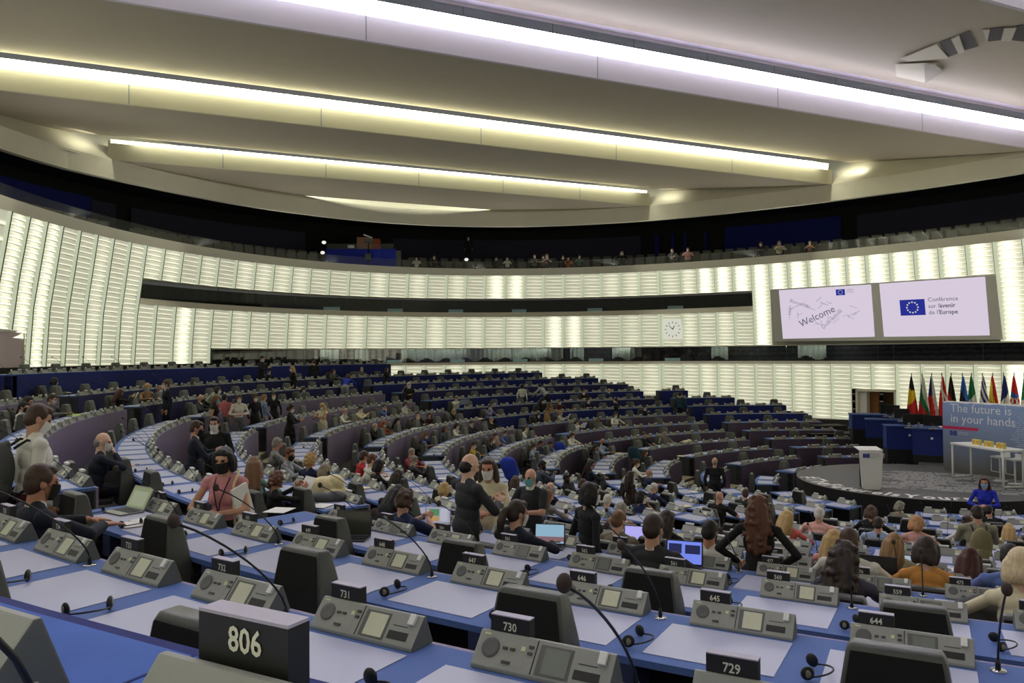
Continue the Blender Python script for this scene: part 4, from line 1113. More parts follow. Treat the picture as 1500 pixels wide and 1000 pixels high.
class Prims:
    def __init__(s): s.p = []
    def e(s, c, r, reg, rot=None): s.p.append(('e', Vector(c), Vector(r), reg, rot or Matrix.Identity(3)))
    def c(s, a, b, r0, r1, reg): s.p.append(('c', Vector(a), Vector(b), r0, r1, reg))
    def chain(s, pts, rs, reg):
        for i in range(len(pts)-1): s.c(pts[i], pts[i+1], rs[i], rs[i+1], reg)
def prim_mesh(P, voxel, smooth=2):
    mb = MB()
    for p in P.p:
        if p[0] == 'e': mb.ellipsoid(p[1], p[2], 16, 10, p[4].to_4x4())
        else:
            _, a, b, r0, r1, reg = p; d = (b-a); L = d.length
            if L < 1e-5: continue
            d = d/L; q = d.to_track_quat('Z', 'Y').to_matrix(); nu = 12; vs = []
            prof = [(-r0, 0), (-r0*.7, r0*.7), (0, r0), (L, r1), (L+r1*.7, r1*.7), (L+r1, 0)]
            vs.append(a-d*r0)
            for z, r in prof[1:-1]: vs += [a+q @ Vector((r*math.cos(2*PI*j/nu), r*math.sin(2*PI*j/nu), z)) for j in range(nu)]
            vs.append(b+d*r1); L_ = len(vs)-1; fs = []
            for j in range(nu):
                k = (j+1) % nu; fs.append([0, 1+k, 1+j]); fs.append([L_, L_-nu+j, L_-nu+k])
                for i in range(3): fs.append([1+i*nu+j, 1+i*nu+k, 1+(i+1)*nu+k, 1+(i+1)*nu+j])
            mb.add(vs, fs)
    me = mb.mesh('prims', []); o = bpy.data.objects.new('tmp', me); COL.objects.link(o)
    m = o.modifiers.new('r', 'REMESH'); m.mode = 'VOXEL'; m.voxel_size = voxel; m.use_smooth_shade = True
    if smooth: s_ = o.modifiers.new('s', 'SMOOTH'); s_.iterations = smooth; s_.factor = .5
    out = bpy.data.meshes.new_from_object(o.evaluated_get(bpy.context.evaluated_depsgraph_get()))
    bpy.data.objects.remove(o); bpy.data.meshes.remove(me); return out
def classify(me, P, regs):
    n = len(me.polygons); c = np.empty(n*3); me.polygons.foreach_get('center', c); c = c.reshape(-1, 3)
    best = np.full(n, 1e9); reg = np.zeros(n, int)
    for p in P.p:
        if p[0] == 'e':
            R = np.array(p[4].inverted()); q = (c-np.array(p[1])) @ R.T; r = np.array(p[2]); l = np.linalg.norm(q/r, axis=1); d = (l-1)*r.min(); rg = p[3]
        else:
            a, b = np.array(p[1]), np.array(p[2]); ab = b-a; t = np.clip(((c-a)@ab)/(ab@ab+1e-9), 0, 1)
            d = np.linalg.norm(c-(a+t[:, None]*ab), axis=1)-(p[3]+(p[4]-p[3])*t); rg = p[5]
        m = d < best; best[m] = d[m]; reg[m] = regs.index(rg)
    me.polygons.foreach_set('material_index', reg); me.update()
REGS = ['skin', 'top', 'bot', 'shoe', 'eye', 'lip', 'collar']
def ik(a, t, l1, l2, pole):
    a, t = Vector(a), Vector(t); d = t-a; L = min(d.length, (l1+l2)*.995); dn = d.normalized(); t = a+dn*L
    x = (l1*l1-l2*l2+L*L)/(2*L); h = math.sqrt(max(0, l1*l1-x*x)); p = Vector(pole); p = (p-dn*p.dot(dn)).normalized()
    return a+dn*x+p*h, t
def hand(P, w, d, nrm, side, curl=.5, r=.0088):
    """palm, four unequal bent fingers and a side thumb; d = pointing direction, nrm = back of hand"""
    d = Vector(d).normalized(); n = Vector(nrm); n = (n-d*n.dot(d)).normalized(); s = d.cross(n).normalized()*side   # towards the thumb
    w = Vector(w); M = Matrix((s, d, n)).transposed()
    P.e(w+d*.048, (.041, .052, .0155), 'skin', M)
    for i, (o, L) in enumerate(((.030, .072), (.010, .080), (-.011, .074), (-.031, .058))):
        b = w+d*.090+s*o; a1 = curl*.6; p1 = b+(d*math.cos(a1)-n*math.sin(a1)+s*o*.8)*L*.5; a2 = curl*1.5; p2 = p1+(d*math.cos(a2)-n*math.sin(a2))*L*.45
        P.chain([b-d*.02, b, p1, p2], [r*1.1, r*1.05, r, r*.82], 'skin')
    t0 = w+d*.028+s*.032; t1 = t0+(s*.8+d*.55-n*.3).normalized()*.038; t2 = t1+(s*.15+d*.9-n*.45*(1+curl)).normalized()*.030
    P.chain([t0, t1, t2], [.0135, .0115, .009], 'skin')
def head_prims(P, hc, hm, female, nearh=False, eyes=True):
    def H(x, y, z): return hc+hm @ Vector((x, y, z))
    P.e(H(0, -.008, .022), (.074, .092, .096), 'skin', hm)
    P.e(H(0, .022, -.052), (.052 if not female else .048, .062, .058), 'skin', hm)
    P.e(H(0, .058, -.094), (.024, .022, .02), 'skin', hm)
    P.c(H(0, .088, .022), H(0, .108, -.018), .010, .0155, 'skin'); 
    for s in (-1, 1):
        P.e(H(.074*s, -.012, -.012), (.011, .021, .032), 'skin', hm)
        P.c(H(.014*s, .088, .032), H(.045*s, .076, .032), .0085, .0075, 'skin')
        P.e(H(.040*s, .066, -.028), (.02, .02, .018), 'skin', hm)
        if eyes: P.e(H(.031*s, .080, .010), (.013, .010, .0065), 'eye', hm)
    P.e(H(0, .082, -.056), (.024, .012, .0075), 'lip', hm)
def make_body(pose, sex, yaw, pitch, voxel=.012, suit=False, skirt=False, arms=0):
    P = Prims(); f = sex == 'f'; sit = pose in ('desk', 'chin', 'phone_s', 'read_s', 'laptop', 'lap', 'lean_s')
    sw = .174 if f else .204; hz = .50 if sit else .92
    lean = dict(desk=.16, chin=.20, laptop=.26, lap=.75, lean_s=.5, read_s=.05, phone_s=.10, lean=.75, reach=.25).get(pose, .03)
    up = Vector((0, math.sin(lean), math.cos(lean))); fw = Vector((0, math.cos(lean), -math.sin(lean))); hip = Vector((0, 0, hz))
    def T(x, y, z): return hip+up*z+fw*y+Vector((x, 0, 0))
    R3 = Matrix((Vector((1, 0, 0)), fw, up)).transposed()
    # trunk
    P.e(T(0, -.01, .03), (.165 if f else .16, .125, .12), 'bot', R3)
    P.e(T(0, 0, .16), (.13 if f else .165, .105 if f else .115, .15), 'top', R3)
    P.e(T(0, .01, .32), (.152 if f else .184, .125 if not f else .112, .155), 'top', R3)
    P.e(T(0, -.005, .42), (sw-.01, .088, .09), 'top', R3)
    if f:
        for s in (-1, 1): P.e(T(.068*s, .085, .30), (.06, .05, .058), 'top', R3)
    if not f: P.e(T(0, -.005, .06), (.168, .128, .11), 'top', R3)
    if suit: P.e(T(0, -.005, .05), (.18, .14, .15), 'top', R3)
    sh = [T(sw*s, -.01, .44) for s in (-1, 1)]
    for s, p in zip((-1, 1), sh): P.e(p, (.062 if not f else .052,)*3, 'top'); P.c(T(.04*s, -.01, .49), p, .05, .048, 'top')
    neck = T(0, -.005, .49); hc = neck+up*.05+Vector((0, .02+.02*(lean > .3), .115 if lean < .6 else .06))
    P.c(neck, hc+Vector((0, -.02, -.06)), .054 if f else .06, .052 if f else .058, 'skin')
    if not f: P.c(T(-.02, -.0, .49), T(.02, -.0, .49), .062, .062, 'collar')
    hm = (Matrix.Rotation(-yaw, 3, 'Z') @ Matrix.Rotation(-pitch, 3, 'X'))
    hc = hc+Vector((0, .02*math.sin(pitch), -.01*pitch)); head_prims(P, hc, hm, f)
    # arms
    def arm(s, target, pole, hd, hn, curl=.5, sleeve=True):
        a = T(sw*s, -.01, .44); el, w = ik(a, target, .285, .255, pole)
        ra = (.062, .052, .046, .034) if not f else (.048, .041, .037, .029)
        m_ = a+(el-a)*(.75 if arms == 1 else .16); P.chain([a, m_], [ra[0]*1.05, ra[1]*1.12] if arms else [ra[0], ra[1]], 'top'); P.chain([m_, el], [ra[1]*(.92 if arms else 1)]*2, 'skin' if arms else 'top'); P.chain([el, el+(w-el)*.86], [ra[2]*1.04, ra[3]*1.15] if not arms else [ra[2]*.9, ra[3]*.9], 'skin' if arms else 'top'); P.chain([el+(w-el)*.7, w], [ra[3]*.95, .024], 'skin')
        hand(P, w, hd, hn, s*(-1), curl)
    short = pose == 'short'
    if pose == 'desk': arm(-1, (-.14, .44, .80), (-1, -.3, -.4), (.35, 1, -.05), (0, 0, 1), .4); arm(1, (.15, .42, .80), (1, -.3, -.4), (-.4, 1, 0), (0, 0, 1), .4)
    elif pose == 'laptop': arm(-1, (-.12, .50, .82), (-1, -.3, -.3), (.15, 1, -.1), (0, 0, 1), .3); arm(1, (.14, .50, .82), (1, -.3, -.3), (-.15, 1, -.1), (0, 0, 1), .3)
    elif pose == 'chin': arm(-1, (-.12, .40, .80), (-1, -.3, -.4), (.5, .8, 0), (0, 0, 1), .4); arm(1, hc+Vector((.05, .13, -.16)), (.9, .3, -.9), (-.3, -.25, 1), (.3, 1, .1), 1.0)
    elif pose == 'read_s': arm(-1, (-.12, .40, 1.0), (-1, -.3, -.6), (.2, .6, .6), (-1, .2, .1), .8); arm(1, (.12, .40, 1.0), (1, -.3, -.6), (-.2, .6, .6), (1, .2, .1), .8)
    elif pose == 'phone_s': arm(-1, (-.05, .36, .92), (-1, -.3, -.6), (.3, .7, .5), (-.6, -.2, .5), .9); arm(1, (.06, .36, .92), (1, -.3, -.6), (-.3, .7, .5), (.6, -.2, .5), .9)
    elif pose in ('lap', 'lean_s'): arm(-1, (-.16, .52, .62), (-1, -.1, -.2), (.1, 1, -.3), (0, 0, 1), .4); arm(1, (.16, .52, .62), (1, -.1, -.2), (-.1, 1, -.3), (0, 0, 1), .4)
    elif pose in ('stand', 'walk'): arm(-1, (-.25, .06, .86), (-.5, -1, 0), (.05, .15, -1), (-1, 0, 0), .4); arm(1, (.25, .06 if pose == 'stand' else .2, .86 if pose == 'stand' else .9), (.5, -1, 0), (-.05, .2, -1), (1, 0, 0), .4)
    elif pose in ('hold', 'read'): arm(-1, (-.07, .30, 1.12), (-1, -.4, -.5), (.6, .6, .1), (-.3, .3, .8), .9); arm(1, (.10, .28, 1.10), (1, -.4, -.5), (-.6, .6, .1), (.3, .3, .8), .9)
    elif pose == 'phone': arm(-1, (-.05, .34, 1.20), (-1, -.3, -.7), (.3, .6, .5), (-.6, -.2, .5), .9); arm(1, (.07, .33, 1.18), (1, -.3, -.7), (-.3, .6, .5), (.6, -.2, .5), .9)
    elif pose == 'hips': arm(-1, (-.19, .04, 1.02), (-1, -.5, 0), (.5, .4, -.6), (-1, 0, 0), .5); arm(1, (.19, .04, 1.02), (1, -.5, 0), (-.5, .4, -.6), (1, 0, 0), .5)
    elif pose == 'reach': arm(-1, (-.22, .1, .86), (-1, -1, 0), (0, .2, -1), (-1, 0, 0), .4); arm(1, (.28, .58, 1.26), (1, -.3, -.6), (.1, 1, 0), (0, 0, 1), .2)
    elif pose == 'lean': arm(-1, (-.18, .62, .92), (-1, 0, -.3), (0, 1, -.4), (0, 0, 1), .3); arm(1, (.18, .62, .92), (1, 0, -.3), (0, 1, -.4), (0, 0, 1), .3)
    # legs
    for s in (-1, 1):
        if sit: k_, a_ = Vector((.12*s, .44, .50)), Vector((.12*s, .40, .09)); toe = a_+Vector((.02*s, .16, -.045))
        else:
            st_ = (.14 if pose == 'walk' else .03)*s
            k_, a_ = Vector((.10*s, .03+st_, .49)), Vector((.10*s, st_*1.6-.02, .08)); toe = a_+Vector((.03*s, .17, -.04))
        h_ = Vector((.085*s, 0 if sit else -.01, hz-.0))
        P.chain([h_, k_, a_], [.092 if f else .088, .062, .045], 'bot')
        P.chain([a_+Vector((0, -.03, -.035)), toe], [.042, .034], 'shoe')
    if skirt and not sit:
        P.c(T(0, 0, .05), Vector((0, 0, .60)), .155, .19, 'top')
    me = prim_mesh(P, voxel, 2); classify(me, P, REGS)
    return me, hc, hm.to_4x4()
BODY = {}
def body(pose, sex, yaw, pitch, near, suit, skirt, arms=0):
    key = (pose, sex, round(yaw, 2), pitch, near, suit, skirt, arms)
    if key not in BODY:
        BODY[key] = make_body(pose, sex, yaw, pitch, .0085 if near == 2 else (.012 if near else .017), suit, skirt, arms)
    return BODY[key]
def hair_mesh(kind, near):
    P = Prims(); rr = random.Random(hash(kind) % 97 if False else len(kind)*7+1)
    cap = kind not in ('bald', 'fringe')
    big = .004 if kind in ('curly', 'curlylong', 'mop', 'bob', 'bun') else 0
    if cap:
        P.e((0, -.022, .034), (.081+big, .090+big, .093+big), 'h'); P.e((0, -.045, -.01), (.078+big, .062+big, .085), 'h'); P.e((0, .035, .085), (.062, .045, .035), 'h')
        for s in (-1, 1): P.e((.070*s, .0, .035), (.016, .038, .045), 'h')
    if kind == 'fringe':
        for s in (-1, 1): P.chain([(.072*s, .0, .0), (.066*s, -.045, -.01), (.035*s, -.08, -.01)], [.012, .018, .022], 'h'); 
        P.e((0, -.046, -.022), (.081, .066, .072), 'h')
    if kind == 'bob':
        for s in (-1, 1): P.chain([(.07*s, .015, .05), (.085*s, .012, -.02), (.083*s, .01, -.09)], [.03, .032, .024], 'h'); P.chain([(.055*s, -.05, 0), (.06*s, -.05, -.09)], [.05, .045], 'h')
        P.e((0, -.065, -.05), (.075, .045, .075), 'h'); P.chain([(-.04, .06, .075), (.04, .062, .078)], [.022, .022], 'h')
    if kind in ('long', 'curlylong', 'pony', 'bun'):
        if kind in ('long', 'curlylong'):
            L = -.34 if kind == 'long' else -.40
            for s in (-1, 1):
                P.chain([(.072*s, .0, .04), (.086*s, -.01, -.06), (.095*s, .0, -.18), (.085*s, -.01, L*.8)], [.028, .034, .036, .022], 'h')
                P.chain([(.045*s, -.07, 0), (.06*s, -.075, -.12), (.06*s, -.085, L)], [.05, .052, .03], 'h')
            P.chain([(0, -.08, 0), (0, -.085, -.15), (0, -.095, L-.02)], [.055, .055, .035], 'h')
        if kind == 'pony': P.chain([(0, -.11, .03), (0, -.15, .0), (.0, -.165, -.10), (-.01, -.14, -.30)], [.026, .034, .040, .018], 'h')
        if kind == 'bun': P.e((0, -.115, .05), (.04, .038, .04), 'h')
    if kind in ('curly', 'curlylong', 'mop'):
        for i in range(70 if kind != 'mop' else 36):
            a = rr.random()*2*PI; z = rr.uniform(-.10 if kind != 'curlylong' else -.38, .12); 
            if z > 0: r_ = .088*math.sqrt(max(.05, 1-(z/.135)**2))
            else: r_ = .088 if kind != 'curlylong' else .1+.03*rr.random()
            x, y = r_*math.cos(a), -.02+r_*math.sin(a)
            if y > .02 and z < .06 and abs(x) < .065: continue
            if y > .03 and z < .0: y = .01
            P.e((x, y, z), (.026,)*3, 'h')
    if not P.p: return None
    return prim_mesh(P, .009 if near else .014, 1)
HM = {}
def hair(kind, near):
    if kind == 'scarf': kind = 'long'
    k = (kind, bool(near))
    if k not in HM: HM[k] = hair_mesh(kind, near)
    return HM[k]
def mask_mesh():
    mb = MB(); mb.smooth = True; nu, nv = 12, 8; vs = []
    for i in range(nv+1):
        z = .002-.112*i/nv
        for j in range(nu+1):
            a = (j/nu-.5)*2.5; rx = .067-.02*(i/nv)**2; ry = .104-.012*(i/nv)+.014*math.exp(-((i/nv-.35)/.35)**2)*math.exp(-(a/.55)**2)
            vs.append((rx*1.02*math.sin(a)*1.06, .012+(ry-.0)*math.cos(a), z-.012*math.cos(a)*(1-i/nv)*.5))
    mb.add(vs, [[i*(nu+1)+j, i*(nu+1)+j+1, (i+1)*(nu+1)+j+1, (i+1)*(nu+1)+j] for i in range(nv) for j in range(nu)])
    for s in (-1, 1): mb.tube([(.062*s, .03, -.02), (.078*s, -.0, .008), (.08*s, -.02, .01)], .0015, 4); mb.tube([(.055*s, .03, -.085), (.074*s, .0, -.04), (.08*s, -.018, -.03)], .0015, 4)
    return mb.mesh('mask', [])
MASKM = mask_mesh()
persons = []
def add_person(label, xy, zfloor, facing, pose, sex, hk, hc_, top, bot, mk, near=0, H=None, yaw=0., pitch=.25, skin='a', group=None, scale=None):
    sit = pose in ('desk', 'chin', 'phone_s', 'read_s', 'laptop', 'lap', 'lean_s')
    suit = top in ('navy', 'suitblack', 'darkgrey', 'charcoal', 'taupe', 'espresso', 'camel', 'cobalt') ; skirt = (sex == 'f' and not sit and top in ('cream', 'camel', 'espresso', 'black'))
    arms = 2 if 'sleeveless' in label or 'dress' in label else (1 if 'T-shirt' in label or 'short-sleeved' in label else 0)
    me, hc, hm = body(pose, sex, yaw, pitch, near, suit and sex == 'm', skirt, arms)
    base = hc.z+.118
    s = 1. if H is None else max(.94, min(1.12, H/base))
    cr, sr = math.cos(facing), math.sin(facing); ox, oy = (hc.x*cr-hc.y*sr)*s, (hc.x*sr+hc.y*cr)*s
    L_ = math.hypot(xy[0], xy[1]); lx_, ly_ = -xy[1]/L_, xy[0]/L_; lat = ox*lx_+oy*ly_; xy = (xy[0]-lx_*lat, xy[1]-ly_*lat)
    t = thing('person', label, 'person', (xy[0], xy[1], zfloor), facing, group); t.scale = (s, s, s)
    b = link('body', me, t)
    if len(me.materials) == 0:
        for i in range(len(REGS)): me.materials.append(None)
    cs = dict(skin=M_skin[skin], top=cmat(top), bot=cmat(bot), shoe=M_shoe, eye=M_eye, lip=M_lip, collar=M_shirt if top in ('navy', 'suitblack', 'darkgrey', 'charcoal', 'taupe', 'greyblue') else cmat(top))
    for i, r in enumerate(REGS): b.material_slots[i].link = 'OBJECT'; b.material_slots[i].material = cs[r]
    Mh = Matrix.Translation(hc) @ hm
    hmsh = hair(hk, near)
    if hmsh:
        h = link('headscarf' if hk == 'scarf' else 'hair', hmsh, t); h.matrix_local = Mh
        if len(hmsh.materials) == 0: hmsh.materials.append(None)
        h.material_slots[0].link = 'OBJECT'; h.material_slots[0].material = cmat('black') if hk == 'scarf' else hmat(hc_)
    if mk in MASK:
        m = link('face_mask', MASKM, t); m.matrix_local = Mh
        if len(MASKM.materials) == 0: MASKM.materials.append(None)
        m.material_slots[0].link = 'OBJECT'; m.material_slots[0].material = MASK[mk]
    persons.append((xy[0], xy[1], sit)); return t, hc, hm
# px, ytop, mode(s/t), hint(row or dist or None), pose, sex, hair, haircol, topcol, botcol, mask, facing, label
# facing: 'in' or degrees clockwise from away-from-camera (0=away,90=right,180=toward camera,270=left)
PEOPLE=[
(56,592,'t',-8.2,'stand','m','short','brown','white','darkred','w',75,'man in white sweater standing with grey backpack, looking down at the left desk end'),
(61,674,'s',-6.8,'laptop','m','short','brown','navy','navy','k',62,'man in navy suit and black mask typing on silver laptop at left desk end'),
(328,655,'t',-7.95,'hold','f','bob','black','pink','black','k',205,'woman in pink sleeveless top and black mask standing with papers under her arm'),
(151,630,'s',13.2,'chin','m','fringe','grey','navy','navy','w',100,'bald man in navy suit holding his hand to his white mask'),
(80,553,'s',None,'desk','f','bob','black','floral','black','b',60,'woman in green patterned blouse and blue mask before the tall blue desk wall'),
(41,580,'s',-22.2,'desk','f','long','black','black','black','n',100,'long-haired woman in black behind man in white shirt at far left'),
(34,588,'s',None,'desk','m','short','black','white','black','k',100,'dark-haired man in white shirt and black mask leaning over desk at far left'),
(76,577,'s',None,'desk','m','short','brown','grey','black','w',120,'man in grey jacket with white mask beside green folder'),
(176,570,'s',None,'read','f','long','darkred','black','olive','n',60,'woman with long auburn hair reading a white sheet, seen from behind'),
(216,561,'s',None,'desk','f','bob','blond','tan','black','b',170,'woman in tan cardigan with lanyard and blue mask at desk corner'),
(234,564,'s',None,'desk','m','fringe','grey','greyblue','black','w',120,'balding man in blue-grey suit beside woman in tan cardigan'),
(243,557,'t',None,'stand','m','short','brown','navy','navy','w',260,'man in navy suit standing and talking over the desk to seated pair'),
(294,578,'s',None,'desk','m','bald','grey','darkgrey','black','k',90,'bald man in dark suit with black mask seated beside standing group'),
(319,566,'t',28.8,'lean','f','bob','black','checked','black','w',110,'person with black hair in white patterned shirt bending over in standing group'),
(316,579,'t',None,'stand','f','bob','lightbrown','black','black','b',100,'woman in black dress and blue mask standing at front of group'),
(329,577,'t',-26.9,'stand','m','short','black','rose','grey','n',20,'person in pink shirt standing with back turned among group'),
(350,578,'t',None,'hold','f','bob','brown','white','grey','w',170,'woman in white top and grey trousers standing with beige jacket over arm'),
(374,577,'t',None,'stand','f','curly','brown','black','black','w',150,'curly-haired woman in black standing behind man in light blue shirt'),
(387,584,'t',27.7,'walk','m','short','darkblond','lightblue','lightgrey','n',70,'man in light blue shirt and pale grey trousers standing in aisle'),
(401,575,'t',None,'stand','f','long','black','black','black','w',180,'long-haired woman in black coat and white mask facing the camera'),
(426,592,'t',None,'phone','f','curly','darkbrown','black','black','w',100,'woman in black jacket standing at curved desk end looking right'),
(472,590,'t',None,'phone','f','long','blond','cream','cream','w',220,'blonde woman in cream dress standing behind curved desk'),
(288,616,'t',-14.3,'phone','m','short','brown','navy','navy','k',90,'man in navy suit standing in profile beside man with black tie'),
(314,610,'t',-15.3,'stand','m','short','black','suitblack','black','w',195,'bearded man in black suit, black tie and white mask facing the camera'),
(406,641,'s',None,'desk','m','short','grey','plaid','black','n',60,'grey-haired man in black and white plaid shirt leaning over desk'),
(424,655,'s',None,'desk','m','short','auburn','lightgrey','black','k',130,'person in light grey shirt with auburn hair and black mask turning round'),
(455,665,'s',None,'desk','f','curly','blond','navyblue','black','n',20,'curly blonde woman in navy seen from behind beside beige coat'),
(372,670,'s',None,'desk','f','long','lightbrown','teal','black','n',10,'woman with straight brown hair in teal top, seen from behind'),
(405,692,'s',None,'read','f','curly','auburn','black','black','n',35,'woman with curly auburn hair in black holding white papers'),
(476,680,'s',None,'desk','f','bob','ash','white','black','n',40,'ash-blonde woman in white top seated behind row with white folder'),
(384,521,'t',None,'phone','m','short','black','black','black','w',120,'man in black standing behind topmost desk row at left'),
(394,541,'s',None,'desk','m','short','black','black','black','w',170,'person in black seated just below standing man in topmost row'),
(428,536,'t',None,'stand','f','long','blond','black','black','w',250,'woman with long blonde hair in black standing in upper aisle'),
(460,527,'t',None,'stand','m','short','brown','black','black','n',0,'man in black standing with his back turned near topmost row'),
(445,566,'s',None,'desk','f','bob','brown','lilac','black','w',150,'woman in lilac shirt with white mask seated alone in upper row'),
(489,541,'s',None,'desk','f','long','brown','grey','black','w',150,'brown-haired woman in grey seated left of woman in bright blue'),
(510,543,'t',None,'lean','f','long','brown','royal','lightgrey','n',20,'woman in bright blue top and pale trousers bending over desk'),
(530,537,'s',None,'desk','m','fringe','grey','grey','black','w',180,'grey-haired man in grey jacket facing camera in upper row'),
(567,538,'t',None,'stand','f','long','black','black','black','n',130,'woman in black standing in upper row right of grey-haired man'),
(599,560,'t',None,'hold','m','curly','white','suitblack','black','w',170,'white-haired man in black suit standing alone in aisle'),
(505,598,'s',None,'desk','m','bald','grey','white','black','w',100,'bald man in white shirt and white mask writing at curved desk'),
(528,594,'s',None,'phone','m','short','black','cream','black','w',120,'dark-haired man in cream shirt looking at his phone'),
(563,592,'s',None,'chin','m','short','black','blue','black','n',150,'man in light blue shirt resting his head on his hand'),
(594,588,'s',None,'desk','f','bob','brown','white','black','w',160,'woman in white blouse at right end of light blue shirt row'),
(612,603,'s',None,'chin','m','short','black','suitblack','black','n',180,'man in black suit covering his face with his hand'),
(629,604,'s',None,'desk','f','bob','brown','maroon','black','n',170,'person in dark maroon jacket beside man covering his face'),
(582,612,'s',None,'desk','f','scarf','black','black','black','w',110,'woman with black headscarf seated at curved desk'),
(549,621,'s',None,'desk','m','fringe','grey','suitblack','black','w',120,'balding man in black suit and white mask left of red-haired woman'),
(563,617,'s',None,'desk','f','long','red','rust','black','w',140,'red-haired woman in rust cardigan beside balding man'),
(669,579,'s',None,'read','m','short','ash','white','black','w',150,'man in white shirt holding open newspaper in fifth upper row'),
(665,599,'s',None,'desk','f','bob','blond','darkgrey','black','w',150,'blonde woman in dark grey seated below man with newspaper'),
(718,592,'s',None,'chin','m','short','brown','lilac','black','w',170,'man in lilac checked shirt with hand at his mask'),
(720,610,'s',None,'desk','m','short','grey','suitblack','black','n',160,'older man in black suit and white shirt gesturing at desk end'),
(669,619,'s',None,'desk','f','bob','black','white','black','w',110,'woman with black bob in white blouse leaning on curved desk'),
(651,626,'s',None,'chin','f','bob','brown','tealgrey','black','n',110,'person in grey-teal sweater resting cheek on hand'),
(691,617,'s',None,'desk','m','short','black','suitblack','black','w',150,'man in black suit and glasses beside woman with black bob'),
(623,640,'s',None,'desk','f','long','lightbrown','royal','black','w',100,'woman in royal blue T-shirt leaning over lower curved desk'),
(603,656,'s',-22.0,'desk','m','short','grey','stripe','black','n',150,'grey-haired man in red striped shirt seated with arms folded'),
(606,667,'s',-20.5,'phone','m','short','grey','darkgrey','black','w',100,'grey-haired man in dark suit and lanyard using his phone'),
(533,647,'s',None,'desk','m','short','brown','red','black','n',60,'man in bright red sweater, seen from behind'),
(545,651,'s',None,'desk','m','short','auburn','white','black','k',75,'ginger-haired man in white shirt and black mask beside red sweater'),
(555,666,'s',-16.3,'desk','f','bob','black','suitblack','black','w',60,'woman with short dark bob in black blazer writing'),
(583,688,'s',None,'desk','f','long','darkbrown','black','black','n',40,'woman with dark brown hair seen just above hunched person in black'),
(583,703,'s',None,'lap','m','long','black','black','black','n',60,'hunched person in black coat bending down over chair'),
(593,719,'s',7.9,'phone','m','mop','brown','navyblue','black','n',38,'boy with mop of brown hair in navy T-shirt holding phone'),
(651,707,'s',None,'desk','f','bob','blond','cream','black','n',20,'blond head just behind sweatered bald man'),
(688,665,'t',9.0,'phone','m','fringe','black','darkgrey','black','n',60,'balding man in black sweater standing and talking, seen from behind'),
(715,665,'t',9.6,'hold','f','long','brown','cream','cream','w',195,'woman in cream blouse and white mask standing face to face with balding man'),
(694,651,'s',None,'desk','m','short','black','yellow','black','w',130,'man in yellow shirt seated behind standing pair'),
(721,647,'s',-28.6,'lean','m','short','brown','navy','black','w',110,'man in navy suit bending forward over his papers'),
(726,634,'s',None,'chin','m','short','brown','plaidpink','black','w',120,'person in pink patterned shirt with arm raised'),
(740,630,'s',None,'desk','m','short','brown','blue','black','w',140,'man in light blue shirt beside person with arm raised'),
(772,622,'s',None,'desk','m','short','brown','white','black','w',140,'brown-haired man in white shirt reading with papers spread beside him'),
(765,562,'t',None,'stand','f','bob','black','white','black','w',20,'person in white jacket standing with back turned in upper rows'),
(790,561,'t',None,'lean','m','short','black','lightgrey','black','n',300,'man in light grey shirt standing and reaching left'),
(794,582,'s',None,'desk','f','long','black','black','black','w',120,'black-haired woman in black behind woman in camel coat'),
(820,585,'s',None,'desk','m','short','brown','maroon','black','w',170,'man in maroon jacket facing camera right of camel coat'),
(805,589,'t',None,'reach','f','long','lightbrown','camel','camel','n',60,'woman in camel coat standing with her arm stretched out'),
(821,601,'s',None,'phone','f','bob','blond','white','black','w',70,'blonde woman in white raising a sheet in both hands'),
(855,569,'s',None,'desk','m','short','black','suitblack','black','w',140,'man in black suit and white shirt in upper centre row'),
(862,582,'s',None,'desk','m','short','black','navy','black','w',120,'dark-haired man in navy jacket writing on white paper'),
(845,614,'s',None,'read','f','bob','brown','white','black','w',130,'woman in white top holding a booklet in centre block'),
(877,612,'s',None,'desk','f','long','brown','cream','black','k',180,'woman in cream shirt and dark mask facing camera in centre block'),
(838,633,'s',None,'desk','m','short','brown','white','black','w',90,'man in crisp white shirt leaning over desk beside blue coat on chair'),
(789,605,'s',None,'desk','f','long','black','black','black','w',160,'black-haired person in black seated below camel coat'),
(782,655,'s',None,'desk','m','short','brown','paleblue','black','w',90,'man in pale blue shirt sitting sideways at lower curved desk'),
(792,649,'s',None,'desk','m','short','black','navyblue','black','n',110,'dark-haired man in navy sweater next to pale blue shirt'),
(806,645,'s',None,'lap','m','short','black','paleblue','black','n',120,'man in pale shirt with head bowed low over desk'),
(883,642,'s',None,'desk','m','bald','grey','paleblue','black','k',120,'bald man in pale blue shirt, dark tie and black mask'),
(872,651,'s',None,'desk','f','long','black','navy','black','n',100,'woman with black hair in navy coat beside bald man with tie'),
(866,667,'s',None,'desk','f','long','darkbrown','navy','tan','n',95,'woman in navy blazer and tan trousers sitting at desk end'),
(777,686,'t',-10.9,'hold','m','bald','grey','charcoal','black','t',215,'bald man in charcoal T-shirt and turquoise mask standing'),
(794,674,'s',None,'phone','m','short','black','greyblue','black','k',90,'man in blue-grey shirt with black beard behind bald man'),
(830,693,'s',None,'desk','f','bun','black','black','black','k',160,'woman in black with white lanyard and black mask facing camera'),
(806,707,'s',None,'desk','m','fringe','grey','navyblue','black','b',80,'older man with white fringe of hair and blue mask'),
(803,718,'s',None,'desk','f','long','lightbrown','spots','black','n',60,'fair-haired woman in black and white spotted blouse'),
(854,702,'s',None,'desk','f','bob','brown','black','black','n',20,'brown-haired person in black just left of standing woman in black suit'),
(864,707,'t',-8.8,'stand','f','bob','black','suitblack','black','w',60,'woman with black bob in black suit standing, seen from side'),
(890,725,'s',None,'desk','m','short','white','paleblue','black','n',20,'white-haired man in pale blue shirt seen from behind'),
